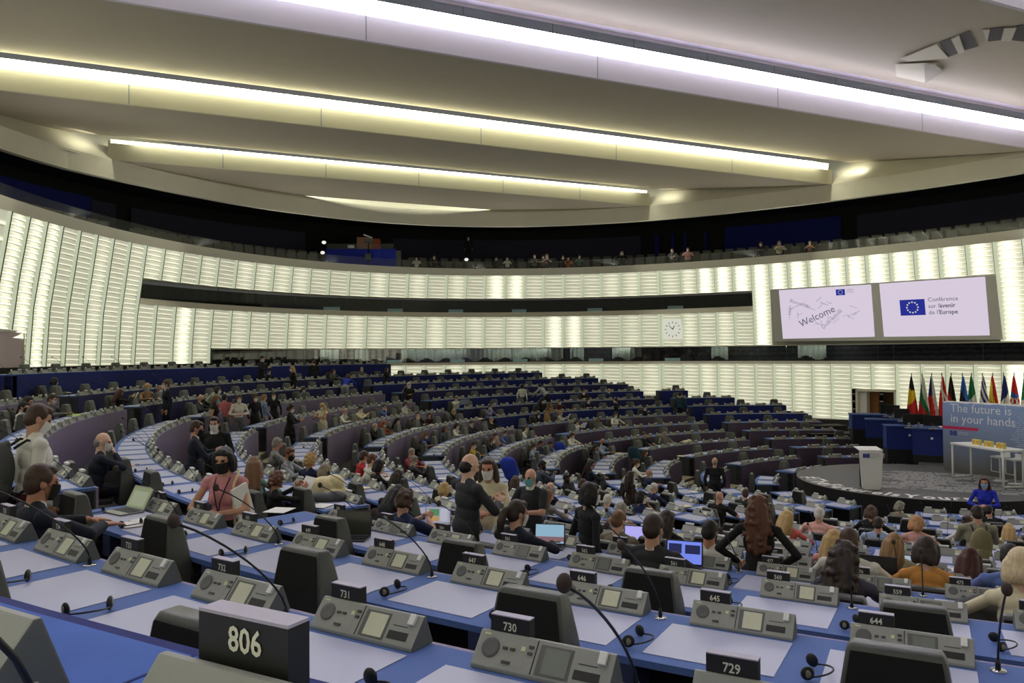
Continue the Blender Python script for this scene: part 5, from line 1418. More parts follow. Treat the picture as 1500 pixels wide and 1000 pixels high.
(755,697,'s',None,'desk','f','long','brown','black','black','n',30,'long brown-haired woman between standing pair and turquoise mask man'),
(758,736,'s',8.0,'laptop','f','pony','darkbrown','navy','black','w',58,'woman with long ponytail in navy blazer at laptop with pale blue screen'),
(939,714,'s',-17.0,'chin','f','bob','black','navyblue','black','w',80,'woman with short black hair in navy T-shirt and white mask, hand raised'),
(958,708,'s',None,'desk','m','short','white','navyblue','black','n',90,'white-haired man in navy shirt gesturing over desk'),
(924,690,'t',-18.4,'stand','f','long','darkbrown','espresso','espresso','w',60,'woman in long dark brown coat standing in centre aisle'),
(932,672,'s',None,'desk','f','bun','brown','white','black','w',90,'woman in white shirt and white mask behind end of curved desk'),
(946,661,'s',None,'desk','f','long','brown','darkgrey','black','n',130,'woman with wavy brown hair in dark top drinking, beside white shirt'),
(951,688,'s',None,'desk','m','bald','grey','navyblue','black','w',90,'bald man in navy with white mask seated behind desk end'),
(910,737,'s',None,'desk','m','short','grey','tan','black','n',20,'grey-haired man seen from behind, just beyond man in taupe jacket'),
(906,750,'s',-9.6,'desk','m','short','lightbrown','taupe','black','w',20,'man in taupe jacket seen from behind before bright lilac screen'),
(957,757,'s',7.2,'desk','m','short','darkbrown','charcoal','black','w',25,'dark-haired man in charcoal suit before blue laptop screen, seen from behind'),
(977,750,'s',-9.8,'desk','f','long','darkbrown','black','black','n',50,'dark brown-haired woman in black right of charcoal suit'),
(1040,765,'s',8.9,'desk','m','short','black','white','black','k',25,'black-haired man in white shirt with dark collar band'),
(1111,726,'t',8.5,'hips','f','curlylong','auburn','black','black','n',10,'woman with long curly auburn hair standing in black, hands on hips'),
(1054,721,'s',18.7,'desk','m','bald','brown','black','black','w',45,'shaven-headed man in black T-shirt on large grey chair'),
(1092,717,'s',None,'desk','m','short','brown','darkgreen','black','n',20,'brown-haired man in dark green jacket beside black T-shirt'),
(1047,670,'t',24.4,'stand','m','fringe','ash','suitblack','black','n',5,'bald man in black suit standing with his back to camera by aisle'),
(1153,748,'s',14.2,'desk','f','long','blond','coral','black','n',30,'blonde woman in coral pink jacket seen from behind'),
(1200,743,'s',15.9,'desk','m','short','white','palepink','black','n',10,'white-haired man in pale pink shirt seen from behind'),
(1276,740,'s',17.5,'desk','f','bob','brown','black','black','n',20,'brown bob-haired person in black with white collar'),
(1286,759,'s',15.7,'desk','m','short','darkbrown','paleblue','black','n',10,'short-haired person in pale blue shirt, seen from behind'),
(1244,772,'s',8.6,'desk','m','short','brown','white','black','w',15,'broad man in white shirt with close-cropped brown hair, seen from behind'),
(1238,798,'s',6.8,'desk','f','curlylong','darkbrown','darkgreyp','black','n',20,'woman with long dark curly hair in purple-grey cardigan'),
(1221,779,'s',10.4,'desk','f','long','blond','pink','black','n',20,'woman with straight dark blonde hair left of white shirt man'),
(974,632,'s',None,'desk','m','short','grey','taupe','black','n',180,'grey-haired man in taupe jacket facing camera beside white bag'),
(944,632,'s',None,'desk','f','bun','brown','black','black','n',150,'person in black blazer seated beside teal bag in centre block'),
(997,574,'t',None,'walk','m','short','black','darkteal','black','n',30,'man in dark teal jacket climbing the far aisle'),
(902,583,'t',None,'stand','m','short','black','black','black','w',270,'person in black standing in profile in upper centre rows'),
(902,599,'s',None,'desk','f','long','black','white','black','w',170,'black-haired woman in white top leaning over desk'),
(945,593,'s',None,'phone','m','short','black','navy','black','w',150,'person in navy jacket with white mask at upper centre desk'),
(892,569,'s',None,'desk','m','short','blond','navyblue','black','w',180,'fair-haired man in navy suit facing camera in upper centre'),
(1442,698,'t',-22.0,'hold','f','long','darkred','cobalt','black','b',185,'woman in cobalt blue jacket and blue mask standing before the stage'),
(1318,735,'s',None,'desk','f','bob','grey','taupe','black','n',60,'woman with grey wavy hair in beige jacket turning right'),
(1343,750,'s',15.7,'desk','f','bob','strawberry','palepink','black','w',40,'strawberry-blonde woman in pale pink sweater and white mask'),
(1417,757,'s',None,'desk','f','bun','brown','white','black','n',30,'brown-haired person in white next to man with backpack'),
(1431,741,'t',14.1,'phone','m','short','darkbrown','oatmeal','black','n',350,'man in oatmeal hooded sweatshirt standing with khaki backpack'),
(1448,741,'s',21.2,'desk','m','short','black','suitblack','black','n',20,'dark-haired man in black suit seated beyond man with backpack'),
(1478,768,'s',None,'desk','f','long','blond','cream','black','n',10,'woman with thick blonde hair beside khaki backpack'),
(1310,784,'s',10.4,'desk','f','long','darkblond','beige','black','n',15,'woman with very long straight dark blonde hair, seen from behind'),
(1357,791,'s',8.6,'desk','f','bob','darkbrown','mustard','black','n',12,'woman with dark brown bob in mustard yellow sweater'),
(1421,802,'s',-9.7,'desk','f','long','darkred','black','black','n',10,'auburn head behind console beside white papers'),
(1480,801,'s',-8.9,'desk','m','short','black','blue','black','n',20,'dark-haired person in light blue shirt leaning down'),
(1496,809,'s',6.8,'desk','f','bob','platinum','cream','black','n',10,'platinum-haired woman in cream at right edge of photo'),
]
GALLERY=[(611,377,'white'),(637,374,'black'),(728,377,'black'),(744,376,'white'),(784,368,'grey'),(797,374,'tan'),(802,367,'grey'),(826,374,'black'),(834,379,'orange'),(850,373,'teal'),(912,364,'black'),(986,356,'grey'),(1009,357,'pink'),(1116,354,'black'),(1143,353,'cream'),(1188,352,'tan')]

def solve_person(px, yt, mode, hint):
    r = ray(px, yt); r = r/math.hypot(r[0], r[1]); cand = []; Ht = 1.32 if mode == 's' else 1.70
    if hint is not None and hint < 0:
        p = r[:2]*-hint; fz = floor_z(p); k = max([i for i in range(1, 15) if RK[i] <= np.hypot(*(p-C))], default=1); return p, k, r[2]*-hint-fz, -hint
    for k in range(1, 15):
        for o in ((1.08,) if mode == 's' else (.95, 1.2, 1.45)):
            b = -C@r[:2]; q = b*b-(C@C-(RK[k]+o)**2)
            if q < 0: continue
            for s in (-1, 1):
                d = -b+s*math.sqrt(q)
                if d < 3: continue
                hh = r[2]*d-(ZD[k]-.74); p = r[:2]*d
                if not inside(p, .1): continue
                if hint is not None: cost = abs(d-hint)
                elif d < 6.6: continue
                else: cost = abs(hh-Ht)
                cand.append((cost, k, d, hh))
    cost, k, d, hh = min(cand); return r[:2]*d, k, hh, d

def q_(a, s): return round(a/s)*s
rskin = random.Random(4)
seen = {}
for (px, yt, mode, hint, pose, sex, hk, hcol, top, bot, mk, fac, label) in PEOPLE:
    p, k, hh, d = solve_person(px, yt, mode, hint)
    away = math.atan2(p[1], p[0])-PI/2; want = away-math.radians(fac)
    if mode == 's':
        q = C-p; rz = math.atan2(q[1], q[0])-PI/2
        if pose == 'phone': pose = 'phone_s'
        if pose == 'read': pose = 'read_s'
        if pose == 'lean': pose = 'lean_s'
        dy = (rz-want+PI) % (2*PI)-PI
        turn = max(-.5, min(.5, dy*.5)) if abs(dy) > .8 else 0
        rz -= turn*1.0; dy -= turn
        yaw = max(-1.05, min(1.05, dy))
    else: rz = want; yaw = 0
    if pose == 'phone' and mode == 't': pitch = .35
    else: pitch = {'desk': .38, 'laptop': .22, 'read_s': .45, 'phone_s': .5, 'read': .55, 'chin': .2, 'lap': .6}.get(pose, .12)
    if 'looking down at the left' in label: pitch = .5
    near = 2 if d < 9.8 else (1 if d < 19 else 0)
    yaw = q_(yaw, .35 if near else .52)
    sk = 'd' if px in (830, 794) else rskin.choice('aabc')
    grp = 'seated attendees' if mode == 's' else 'standing attendees'
    add_person(label, p, ZD[k]-.74, rz, pose, sex, hk, hcol, top, bot, mk, near, hh if near < 2 or True else None, yaw, pitch, sk, grp)
# people in the gallery
GP = ['phone_s', 'desk', 'chin']
for i, (px, yt, c) in enumerate(GALLERY):
    r = ray(px, yt); t_ = t_at(px, 1.7); p = ell(t_, 1.75); d = math.hypot(*p); z = r[2]/math.hypot(r[0], r[1])*d
    fz = 4.95; away = math.atan2(p[1], p[0])-PI/2
    lab = dict(white='white', black='black', grey='grey', tan='tan', orange='orange', teal='teal', pink='pink', cream='cream')[c]
    add_person(f'person in {lab} in the gallery front row, number {i+1} counted from the left', p, fz, away+PI, GP[i % 3], 'mf'[i % 2], ['short', 'bob', 'long', 'short'][i % 4], ['black', 'brown', 'grey', 'darkbrown'][i % 4], {'orange': 'orange', 'pink': 'palepink'}.get(c, c), 'black', 'w', 0, z-fz, 0, .12, 'a', 'gallery visitors')
p = ell(t_at(687, 4.0), 4.0); r = ray(687, 346); z = r[2]/math.hypot(r[0], r[1])*math.hypot(*p)
add_person('person in black with white shirt front standing alone in the gallery', p, z-1.7, math.atan2(p[1], p[0])+PI/2, 'stand', 'm', 'short', 'black', 'suitblack', 'black', 'w', 0, 1.7, 0, .12, 'a')
# ================================================================== chairs
PX_ = np.array([(x, y) for x, y, s_ in persons]); PS_ = [s_ for x, y, s_ in persons]
spots = []
for (k, sec, th, n, i) in seats_all:
    if sec == 'a' and n:
        if k == 14: continue
        if (n % 2) != {12: 0, 13: 1, 11: 1, 10: 0, 9: 1}.get(k, 0): continue
    elif (i+k) % 2: continue
    x, y = pol(RK[k]+.52, th)
    if len(PX_) and np.min(np.hypot(PX_[:, 0]-x, PX_[:, 1]-y)) < .62: continue
    if not inside((x, y), .2): continue
    spots.append((math.hypot(x, y), x, y, ZD[k]-.74, th, k, sec, n, False))
for (x, y), sit in zip(PX_, PS_):
    q = np.array((x, y))-C; R = float(np.hypot(*q)); th = math.degrees(math.atan2(q[1], q[0])) % 360
    if not sit or R > 28: continue
    k = max(i for i in range(1, 15) if RK[i] <= R); sec = [s for s in 'edcba' if True]
    sec = 'e' if th < 104 else 'd' if th < 147 else 'c' if th < 185.5 else 'b' if th < 224.5 else 'a'
    spots.append((math.hypot(x, y), x, y, ZD[k]-.74, th, k, sec, None, True))
spots.sort(key=lambda s: s[0])
CHN = ('backrest', 'back_fabric', 'seat', 'armrest', 'armrest', 'pedestal')
for idx, (d, x, y, z, th, k, sec, n, occ) in enumerate(spots[:296]):
    if occ: lab = f'occupied dark grey chair under an attendee at the {ORD[k]} desk row, {BLOCK[sec]}'; g = f'occupied chairs, {ORD[k]} row, {BLOCK[sec]}'
    elif n and d < 9: lab = f'empty dark grey wedge-backed chair in front of number sign {n}'; g = 'empty chairs in the nearest block'
    else: lab = f'empty dark grey chair at the {ORD[k]} desk row from the stage, {BLOCK[sec]}'; g = f'empty chairs, {ORD[k]} row, {BLOCK[sec]}'
    c = thing('conference_chair', lab, 'chair', (x, y, z), math.radians(th+90), g)
    for nm, me in zip(CHN, CH):
        if nm == 'pedestal' and d > 20: continue
        link(nm, me, c)
if len(spots) > 296:
    bm = bmesh.new()
    for (d, x, y, z, th, k, sec, n, occ) in spots[296:]:
        n0 = len(bm.verts); bm.from_mesh(CH[0]); bm.verts.ensure_lookup_table()
        M_ = Matrix.Translation((x, y, z)) @ Matrix.Rotation(math.radians(th+90), 4, 'Z')
        for v in bm.verts[n0:]: v.co = M_ @ v.co
    me = bpy.data.meshes.new('rest'); bm.to_mesh(me); bm.free(); me.materials.append(M_chair)
    tag(link('conference_chair_backs', me), 'distant dark grey chair backs in the farthest desk rows', 'chair', None, 'stuff')
# ================================================================== headsets
cnt = 0
headset_spots.sort(key=lambda s: s[4])
for (k, sec, th, n, rng, i) in headset_spots[:230]:
    if k == 14: continue
    rr_ = random.Random(k*1000+i)
    P, rz = frame(RK[k]+.50, th, ZD[k]+.004); P = Vector(P)-right(th)*(.36+.04*rr_.random())
    if not inview(P, 60): continue
    if n and rng < 9: lab = f'black folding headset on the desk left of writing pad {n}'; g = 'headsets in the nearest block'
    else: lab = f'black headset lying on the {ORD[k]} desk row, {BLOCK[sec]}'; g = f'headsets, {ORD[k]} row, {BLOCK[sec]}'
    h = thing('headset', lab, 'headset', P, rz+rr_.uniform(-.5, .5), g)
    link('headband', HS_BAND, h)
    if rng < 14: link('ear_cup', HS_CUP[0], h); link('ear_cup', HS_CUP[1], h)
# ================================================================== name cards on the front rows, papers on desks
def desk_hit(px, py):
    best = None
    for k in range(1, 15):
        p = at(px, py, ZD[k]); q = p[:2]-C; R = float(np.hypot(*q)); th = math.degrees(math.atan2(q[1], q[0])) % 360
        e = 0 if RK[k]+.05 <= R <= RK[k]+.68 else min(abs(R-RK[k]-.05), abs(R-RK[k]-.68))
        if p[1] > 0 and (best is None or e < best[0]): best = (e, k, Vector((p[0], p[1], ZD[k])), th, R)
    return best[1:]
for (k, sec, th, n, i) in seats_all:
    if k <= 3 and sec in 'cde' and th < 175 and (k < 3 or th < 150):
        P, rz = frame(RK[k]+.03, th, ZD[k]); 
        q = P
        o = thing('name_card', f'white name card with small blue mark on the {ORD[k]} row, {BLOCK[sec]}', 'name card', (P[0]-fwd(th).x*.0, P[1], P[2]), rz+PI, f'name cards, {ORD[k]} row, {BLOCK[sec]}')
        mb = MB(); mb.prism([(-.03, 0), (.0, .15), (.004, .15), (.03, 0)], -.14, .14); mb.build('card', M_paper, o)
        mb = MB(); mb.quad((-.03, -.026, .045), (.03, -.026, .045), (.03, -.0155, .095), (-.03, -.0155, .095)); mb.build('blue_mark', M_eu, o)
def sheet(px, py, w_, h_, ang, lab, m=M_paper, th_=.003, name='paper_sheet', cat='paper', lift=.006, group=None):
    k, p, th, R = desk_hit(px, py); R2 = min(max(R, RK[k]+.2), RK[k]+.56); x, y = pol(R2, th)
    mb = MB(); mb.box(-w_/2, w_/2, -h_/2, h_/2, 0, th_)
    o = mb.build(name, m); o.location = (x, y, ZD[k]+lift); o.rotation_euler = (0, 0, math.radians(th+90+ang)); tag(o, lab, cat, group); return o
M_lime = mat('lime_card', (168, 204, 74), .6)
sheet(108, 608, .7, .4, 10, 'lime green folder lying before man in grey jacket at far left', M_lime, .01, 'folder', 'folder')
rr_ = random.Random(9)
PAP = [(205, 768), (222, 762), (470, 742), (520, 722), (530, 716), (560, 682), (640, 702), (655, 768), (488, 602), (500, 606), (540, 600), (568, 627), (580, 618), (601, 627), (608, 622), (690, 618), (705, 614), (660, 648), (643, 655), (690, 640), (742, 658), (760, 652), (786, 645), (795, 642), (812, 668), (800, 676), (845, 664), (902, 664), (895, 668), (958, 664), (975, 666), (900, 752), (925, 722), (1004, 742), (1075, 742), (990, 635), (1205, 770), (1130, 815), (1150, 812), (1210, 822), (1230, 820), (1320, 836), (1440, 830), (1450, 842), (1408, 838), (690, 612), (862, 690), (880, 694), (715, 770), (430, 746), (1020, 720)]
for i, (px, py) in enumerate(PAP):
    k, p, th, R = desk_hit(px, py); sec = 'e' if th < 104 else 'd' if th < 147 else 'c' if th < 185.5 else 'b' if th < 224.5 else 'a'
    sheet(px, py, .21+.08*rr_.random(), .30, rr_.uniform(-35, 35), f'loose paper sheets lying on the {ORD[k]} desk row, {BLOCK[sec]}', rr_.choice([M_paper, M_paper, M_paperc]), .006, group=f'papers, {ORD[k]} row, {BLOCK[sec]}', lift=.008+.002*(i % 5))
# ---- laptops
def laptop(px, py, rz, lab, body, scr, w_=.34, tilt=20, wins=None, zoff=0.):
    k, p, th, R = desk_hit(px, py); R2 = min(max(R, RK[k]+.28), RK[k]+.55); x, y = pol(R2, th)
    t = thing('laptop', lab, 'laptop', (x, y, ZD[k]+.005+zoff), rz); h_ = w_*.66
    mb = MB(); mb.box(-w_/2, w_/2, -h_/2, h_/2, 0, .014); me = mb.mesh('lb', [body]); bevel_mesh(me, .004); link('base', me, t)
    mb = MB(); mb.box(-w_/2+.02, w_/2-.02, -h_/2+.09, h_/2-.02, .0142, .016); mb.build('keyboard', M_black, t)
    L = link('lid', None, t, (0, h_/2, .014)); L.rotation_euler = (-math.radians(tilt), 0, 0)
    mb = MB(); mb.box(-w_/2, w_/2, -.004, .004, 0, h_); me = mb.mesh('ll', [body]); bevel_mesh(me, .003)
    L2 = link('lid_panel', me, t, (0, h_/2, .014), (-math.radians(tilt), 0, 0)); bpy.data.objects.remove(L)
    mb = MB(); mb.quad((-w_/2+.012, -.0052, .012), (w_/2-.012, -.0052, .012), (w_/2-.012, -.0052, h_-.012), (-w_/2+.012, -.0052, h_-.012)); link('display', mb.mesh('d', [scr]), L2)
    for (u0, u1, v0, v1, m_) in wins or ():
        mb = MB(); f = lambda u, v: (-w_/2+.012+(w_-.024)*u, -.0062, .012+(h_-.024)*v)
        mb.quad(f(u0, v0), f(u1, v0), f(u1, v1), f(u0, v1)); link('display_window', mb.mesh('d', [m_]), L2)
    return t
def E_(n, c, s): return emis('display_'+n, c, s)
M_silver = mat('laptop_silver', (140, 140, 136), .35, metal=.6); M_lblk = mat('laptop_black', (24, 24, 26), .35)
def rz_of(px, deg): r = ray(px, 500); return math.atan2(r[1], r[0])-PI/2-math.radians(deg)
laptop(180, 751, rz_of(180, 62), 'silver laptop with pale green screen used by man in navy suit', M_silver, E_('green', (128, 138, 104), .8), .34, 28, [(.1, .9, .1, .8, E_('green2', (150, 156, 130), .8))])
laptop(512, 790, rz_of(512, 18), 'open black laptop with dark screen on desk below hunched person', M_lblk, mat('display_off', (62, 64, 56), .2), .36, 14)
laptop(647, 770, rz_of(647, 8), 'white laptop with green and orange picture before boy with phone', mat('laptop_white', (206, 206, 204), .4), E_('lilac', (170, 170, 200), .8), .32, 16, [(.1, .55, .45, .9, E_('win_green', (84, 140, 96), .8)), (.1, .55, .1, .42, E_('win_orange', (190, 150, 90), .8)), (.6, .9, .1, .9, E_('win_grey', (190, 190, 204), .8))])
laptop(803, 803, rz_of(803, 8), 'laptop with pale blue screen before ponytailed woman', M_lblk, E_('paleblue', (150, 190, 214), .8), .34, 14, [(.0, 1, .1, .35, E_('win_rose', (150, 110, 120), .7))])
laptop(938, 800, rz_of(938, 10), 'laptop with bright lilac screen before man in taupe jacket', M_lblk, E_('lilac2', (176, 170, 240), .95), .36, 16)
laptop(1003, 832, rz_of(1003, 8), 'laptop with blue screen and two dark windows before charcoal suit', M_lblk, E_('blue', (116, 136, 236), .95), .36, 12, [(.04, .42, .45, .88, E_('win_navy', (40, 46, 96), .7)), (.52, .96, .45, .85, E_('win_navy2', (36, 42, 90), .7))])
laptop(1283, 858, rz_of(1283, 4), 'large black laptop beside woman with long dark curly hair', M_lblk, mat('display_black', (8, 8, 9), .25), .40, 6)
laptop(1338, 842, rz_of(1338, 5), 'small laptop with pale screen left of mustard sweater', M_lblk, E_('pale', (170, 190, 210), .8), .30, 20)
# ---- soft things
def blob(name, lab, cat, prims, m, at_, rz=0, vox=.014):
    P = Prims()
    for q in prims:
        if len(q) == 2: P.e(q[0], q[1], 'a')
        else: P.c(q[0], q[1], q[2], q[3], 'a')
    me = prim_mesh(P, vox, 3); me.materials.append(m); o = link(name, me, None, at_, rz); return tag(o, lab, cat)
def on_desk(px, py, dz=0.):
    k, p, th, R = desk_hit(px, py); return Vector((p.x, p.y, ZD[k]+dz)), th
M_gbag = mat('grey_backpack', (78, 80, 80), .8, bump=.1); M_khaki = mat('khaki_canvas', (128, 120, 86), .85, bump=.1); M_coatc = mat('cream_coat', (222, 208, 162), .85, bump=.1, scale=12)
def backpack(name, lab, person, m):
    t = person; R_ = Matrix.Translation(t.location) @ t.rotation_euler.to_matrix().to_4x4() @ Matrix.Diagonal((t.scale[0],)*3).to_4x4()
    bp = thing('backpack', lab, 'backpack', R_ @ Vector((0, -.14, 1.0)), t.rotation_euler.z)
    P = Prims(); P.e((0, -.10, .18), (.155, .11, .24), 'a'); P.e((0, -.12, .02), (.15, .11, .13), 'a'); P.e((0, -.19, .02), (.11, .06, .11), 'a'); P.e((0, -.05, .38), (.06, .03, .05), 'a')
    me = prim_mesh(P, .012, 2); me.materials.append(m); link('pack_body', me, bp)
    for s in (-1, 1):
        mb = MB(); mb.smooth = True; mb.tube([(.09*s, -.02, .36), (.10*s, .08, .425), (.115*s, .20, .38), (.13*s, .235, .25), (.16*s, .17, .08), (.13*s, -.02, -.05)], .012, 6); mb.build('shoulder_strap', M_black, bp)
byl = {o.get('label', ''): o for o in bpy.data.objects if o.name.startswith('person')}
def who(s): return next(o for l, o in byl.items() if s in l)
backpack('backpack', 'grey backpack worn by man in white sweater at far left', who('white sweater'), M_gbag)
backpack('backpack', 'khaki canvas backpack worn by man in oatmeal hooded sweatshirt', who('oatmeal'), M_khaki)
pk = who('pink sleeveless'); Rp = Matrix.Translation(pk.location) @ pk.rotation_euler.to_matrix().to_4x4() @ Matrix.Diagonal((pk.scale[0],)*3).to_4x4()
mb = MB(); mb.box(-.10, .10, -.012, .012, -.15, .15); o = mb.build('paper_stack', M_paper); o.location = Rp @ Vector((-.22, .12, 1.2)); o.rotation_euler = (.1, .25, pk.rotation_euler.z+1.25); tag(o, 'white papers clasped under left arm of woman in pink', 'paper')
mb = MB(); mb.smooth = True; mb.tube([(-.07, .02, 1.44), (-.06, .13, 1.33), (-.02, .165, 1.2), (.0, .15, 1.08)], .006, 6); mb.tube([(.07, .02, 1.44), (.06, .13, 1.33), (.02, .165, 1.2), (.0, .15, 1.08)], .006, 6); mb.box(-.04, .04, .15, .156, .96, 1.08); link('lanyard', mb.mesh('l', [M_black]), pk)
mb = MB(); mb.smooth = True; mb.tube([(-.12, -.03, 1.47), (-.13, .10, 1.36), (-.15, .15, 1.15), (-.16, .14, .95)], .014, 6); o = mb.build('tote_bag_strap', M_coatc, pk)
for s_, c_ in (('curly auburn hair in black holding', 1), ('long auburn hair reading', 1), ('open newspaper', 2), ('raising a sheet', 1), ('holding a booklet', 1)):
    p_ = who(s_); Rq = Matrix.Translation(p_.location) @ p_.rotation_euler.to_matrix().to_4x4() @ Matrix.Diagonal((p_.scale[0],)*3).to_4x4()
    w_ = .15 if c_ == 1 else .34; z_ = 1.02 if 'reading' in s_ or 'holding' in s_ else .98
    mb = MB(); mb.box(-w_, w_, -.002, .002, -.13, .15); o = mb.build('held_sheet', M_paper if c_ == 1 else mat('newsprint', (150, 156, 166), .8, var=.25, scale=30)); o.location = Rq @ Vector((.02, .50, z_)); o.rotation_euler = (-.5, 0, p_.rotation_euler.z); tag(o, 'sheet of paper held up by '+('man' if c_ == 2 else 'woman')+' '+dict([('curly auburn hair in black holding', 'with curly auburn hair'), ('long auburn hair reading', 'with long auburn hair'), ('open newspaper', 'in white shirt, a newspaper'), ('raising a sheet', 'with blonde hair in white'), ('holding a booklet', 'in white top')])[s_], 'paper')
# dark suits: shirt front and tie for the man facing us
bm_ = who('black tie'); mb = MB(); mb.add([(-.045, .118, 1.44), (.045, .118, 1.44), (0, .135, 1.18)], [(0, 1, 2)]); mb.cur = 1; mb.add([(-.014, .124, 1.43), (.014, .124, 1.43), (.02, .14, 1.22), (0, .143, 1.18), (-.02, .14, 1.22)], [range(5)]); link('shirt_and_tie', mb.mesh('t', [M_shirt, M_tie]), bm_)
p, th = on_desk(462, 735); 
blob('coat', 'cream coat heaped over the chair beside curly blonde woman', 'coat', [((0, 0, .12), (.22, .16, .18)), ((.16, .02, .18), (.16, .14, .14)), ((-.12, .03, .02), (.14, .14, .12)), ((.1, -.1, .02), (.18, .1, .1)), ((.27, 0, .02), (.1, .1, .12))], M_coatc, p+Vector((0, .5, .0)), .3)
blob('handbag', 'grey fabric bag lying below the cream coat', 'bag', [((0, 0, .05), (.24, .12, .08)), ((.18, .03, .07), (.16, .1, .08)), ((-.14, -.02, .04), (.14, .1, .06))], M_gbag, p+Vector((.1, .05, .0)), -.1)
q = next((s for s in spots if s[7] and 1380 < project((s[1], s[2], s[3]+.9))[0] < 1460 and s[0] < 7.5), None)
cx_, cy_ = ground(1442, 6.15)
blob('coat', 'dark grey coat hung over a chair back near right edge', 'coat', [((0, 0, 0), (.17, .10, .10)), ((-.12, 0, -.12), (.16, .12, .18)), ((.14, 0, -.14), (.17, .12, .2)), ((0, .02, -.2), (.24, .13, .2)), ((.26, -.02, -.3), (.06, .06, .05))], mat('coat_dark_grey', (70, 72, 76), .85, bump=.15, scale=14), (cx_, cy_, -1.98), rz_of(1442, 0))
for px, py, d_, c_, lab in ((745, 682, 19.5, 'royal', 'blue coat hanging on chair left of pale blue shirt'), (820, 655, 30, 'royal', 'bright blue coat on the chair beside crisp white shirt'), (928, 663, 27.5, 'darkteal', 'teal bag on chair beside person in black blazer')):
    x, y = ground(px, d_); r = ray(px, py); z = r[2]/r[1]*y
    blob('coat' if 'coat' in lab else 'bag', lab, 'coat' if 'coat' in lab else 'bag', [((0, 0, 0), (.2, .12, .22)), ((.06, .02, -.16), (.2, .12, .22)), ((-.08, 0, .08), (.14, .1, .14))], cmat(c_), (x, y, z), rz_of(px, 0), .02)
p, th = on_desk(1006, 650); blob('bag', 'white bag on the desk right of man in taupe facing camera', 'bag', [((0, 0, .07), (.22, .1, .09)), ((.1, 0, .12), (.12, .08, .08))], M_paperc, p, rz_of(1006, 0), .02)
p, th = on_desk(1290, 838)
b_ = thing('water_bottle', 'clear plastic water bottle standing before white shirt man', 'bottle', p, 0)
mb = MB(); mb.smooth = True; mb.tube([(0, 0, 0), (0, 0, .14), (0, 0, .17), (0, 0, .19)], [.032, .032, .018, .012], 14); mb.build('bottle_body', mat('clear_plastic', (206, 214, 220), .1, alpha=.5), b_)
mb = MB(); mb.tube([(0, 0, .19), (0, 0, .205)], .014, 10); mb.build('cap', M_white, b_)
sheet(683, 783, .30, .22, 20, 'picture book with rainbow cover right of white laptop', mat('rainbow_cover', (214, 120, 60), .5, var=.45, scale=9), .02, 'book', 'book')
# ================================================================== gallery fittings
sm_ = MB(); sm_.box(-.24, .24, -.22, .2, .36, .44); sm_.box(-.24, .24, -.26, -.2, .4, .98); GS = sm_.mesh('gseat', [M_gseat]); bevel_mesh(GS, .02)
gcount = 0
for row, (o_, z_) in enumerate(((1.75, 4.95), (3.0, 5.3))):
    arcl = 0; t_ = -106
    while t_ > -300:
        a = math.radians(t_); sp_ = math.hypot(EA*math.sin(a), EB*math.cos(a)); t_ -= math.degrees(.62/sp_)
        p = ell(t_, o_); pr = project((*p, z_+1))
        if pr is None or not -20 < pr[0] < 1520 or pr[1] < 0: continue
        if 462 < pr[0] < 592 or 168 < pr[0] < 200 or 1236 < pr[0] < 1256: continue
        if len(PX_) and np.min(np.hypot(PX_[:, 0]-p[0], PX_[:, 1]-p[1])) < .4: continue
        q = EC-p; gcount += 1
        if gcount > 290: break
        tag(link('gallery_seat', GS, None, (*p, z_), math.atan2(q[1], q[0])-PI/2), f'grey tip-up seat in the gallery, {"front" if row == 0 else "second"} row behind the parapet', 'seat', f'gallery seats, {"front" if row == 0 else "second"} row')
tc_ = t_at(532, 3.0); p = ell(tc_, 3.2); rzb = math.atan2(p[1], p[0])-PI/2-.12
gd = thing('camera_desk', 'dark blue camera platform desk in the gallery', 'desk', (*p, 5.25), rzb)
mb = MB(); mb.box(-2.15, 2.15, -.4, .3, 0, 1.35); mb.build('body', mat('gallery_desk_blue', (26, 50, 190), .7, var=.05), gd)
mb = MB(); mb.box(-2.1, 2.0, -.40, -.38, 1.35, 1.68); mb.build('glass_screen', M_clear, gd)
mb = MB(); mb.box(-.8, -.4, -.43, -.41, 1.40, 1.58); mb.build('notice', M_paper, gd)
mb = MB(); mb.box(2.15, 2.45, -.4, .3, 0, 1.25); mb.build('side_cabinet', M_con2, gd)
cabp = ell(t_at(540, 4.6), 4.7)
cb = thing('control_cabin', 'small lit orange-brown cabin behind the camera desk', 'cabin', (*cabp, 5.35), rzb)
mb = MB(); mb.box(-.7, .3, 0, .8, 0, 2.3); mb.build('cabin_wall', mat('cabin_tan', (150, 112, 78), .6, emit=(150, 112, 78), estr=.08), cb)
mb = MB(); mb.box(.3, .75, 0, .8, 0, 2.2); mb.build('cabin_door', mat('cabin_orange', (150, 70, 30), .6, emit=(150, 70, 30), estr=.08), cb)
cp = ell(t_at(541, 2.2), 2.3)
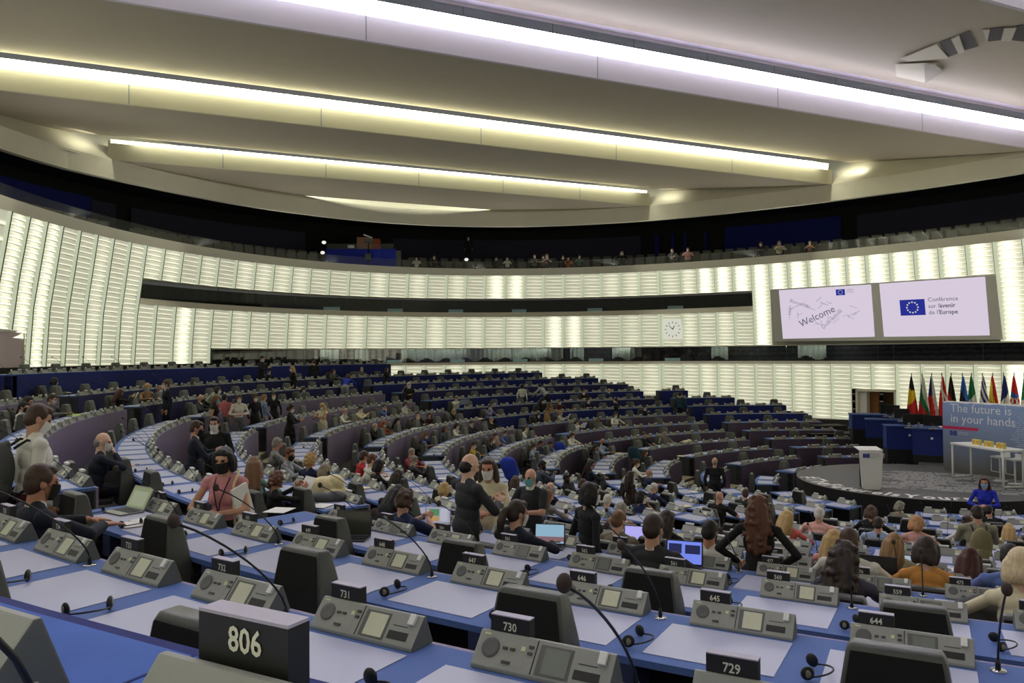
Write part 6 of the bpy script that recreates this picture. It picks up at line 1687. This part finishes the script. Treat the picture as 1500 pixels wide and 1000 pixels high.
cm = thing('television_camera', 'white television camera on a dark stand in the gallery', 'camera', (*cp, 4.9), rzb)
mb = MB(); mb.smooth = True; mb.tube([(0, 0, 0), (0, 0, 2.1)], .03, 8); mb.build('stand', M_black, cm)
mb = MB(); mb.box(-.25, .3, -.12, .12, 2.05, 2.25); mb.build('housing', M_con2, cm)
mb = MB(); mb.box(-.2, .35, -.05, .05, 0, .07, Matrix.Translation((-.1, -.05, 2.42)) @ Matrix.Rotation(.35, 4, 'Y')); mb.build('top_arm', M_white, cm)
mb = MB(); mb.box(-.2, .15, -.1, .1, 1.0, 1.35); mb.build('monitor_box', M_con2, cm)
for px, py, lab in ((475, 355, 'small white spot lamp left of the camera desk, upper one'), (473, 370, 'small white spot lamp left of the camera desk, lower one'), (684, 380, 'round white lamp below standing gallery visitor')):
    q = ell(t_at(px, 2.0), 2.0); r = ray(px, py); z = r[2]/math.hypot(r[0], r[1])*math.hypot(*q); mb = MB(); mb.ellipsoid((0, 0, 0), (.13, .13, .1), 12, 8)
    o = mb.build('spot_lamp', mat('lamp_white', (240, 240, 230), .5, emit=(240, 240, 230), estr=.9)); o.location = (*q, z); tag(o, lab, 'lamp')
# ================================================================== camera, world, final lift
cam = bpy.data.cameras.new('camera'); cam.sensor_width = 36; cam.lens = F/1500*36; cam.clip_start = .05; cam.clip_end = 300
co = link('camera', cam, None, (0, 0, 0))
f0 = Vector(ray(750, 500)); rt = (Vector(ray(751, 500))-f0).normalized(); up = (Vector(ray(750, 499))-f0).normalized()
co.rotation_euler = Matrix((rt, up, -f0.normalized())).transposed().to_euler()
bpy.context.scene.camera = co
w = bpy.data.worlds.new('world'); bpy.context.scene.world = w; w.use_nodes = True
w.node_tree.nodes['Background'].inputs[0].default_value = (.5, .5, .48, 1); w.node_tree.nodes['Background'].inputs[1].default_value = .25
for o in list(bpy.context.scene.objects):
    if o.parent is None: o.location.z += Z0
vs = bpy.context.scene.view_settings; vs.view_transform = 'Standard'; vs.look = 'None'; vs.exposure = 0; vs.gamma = 1; vs.use_curve_mapping = False
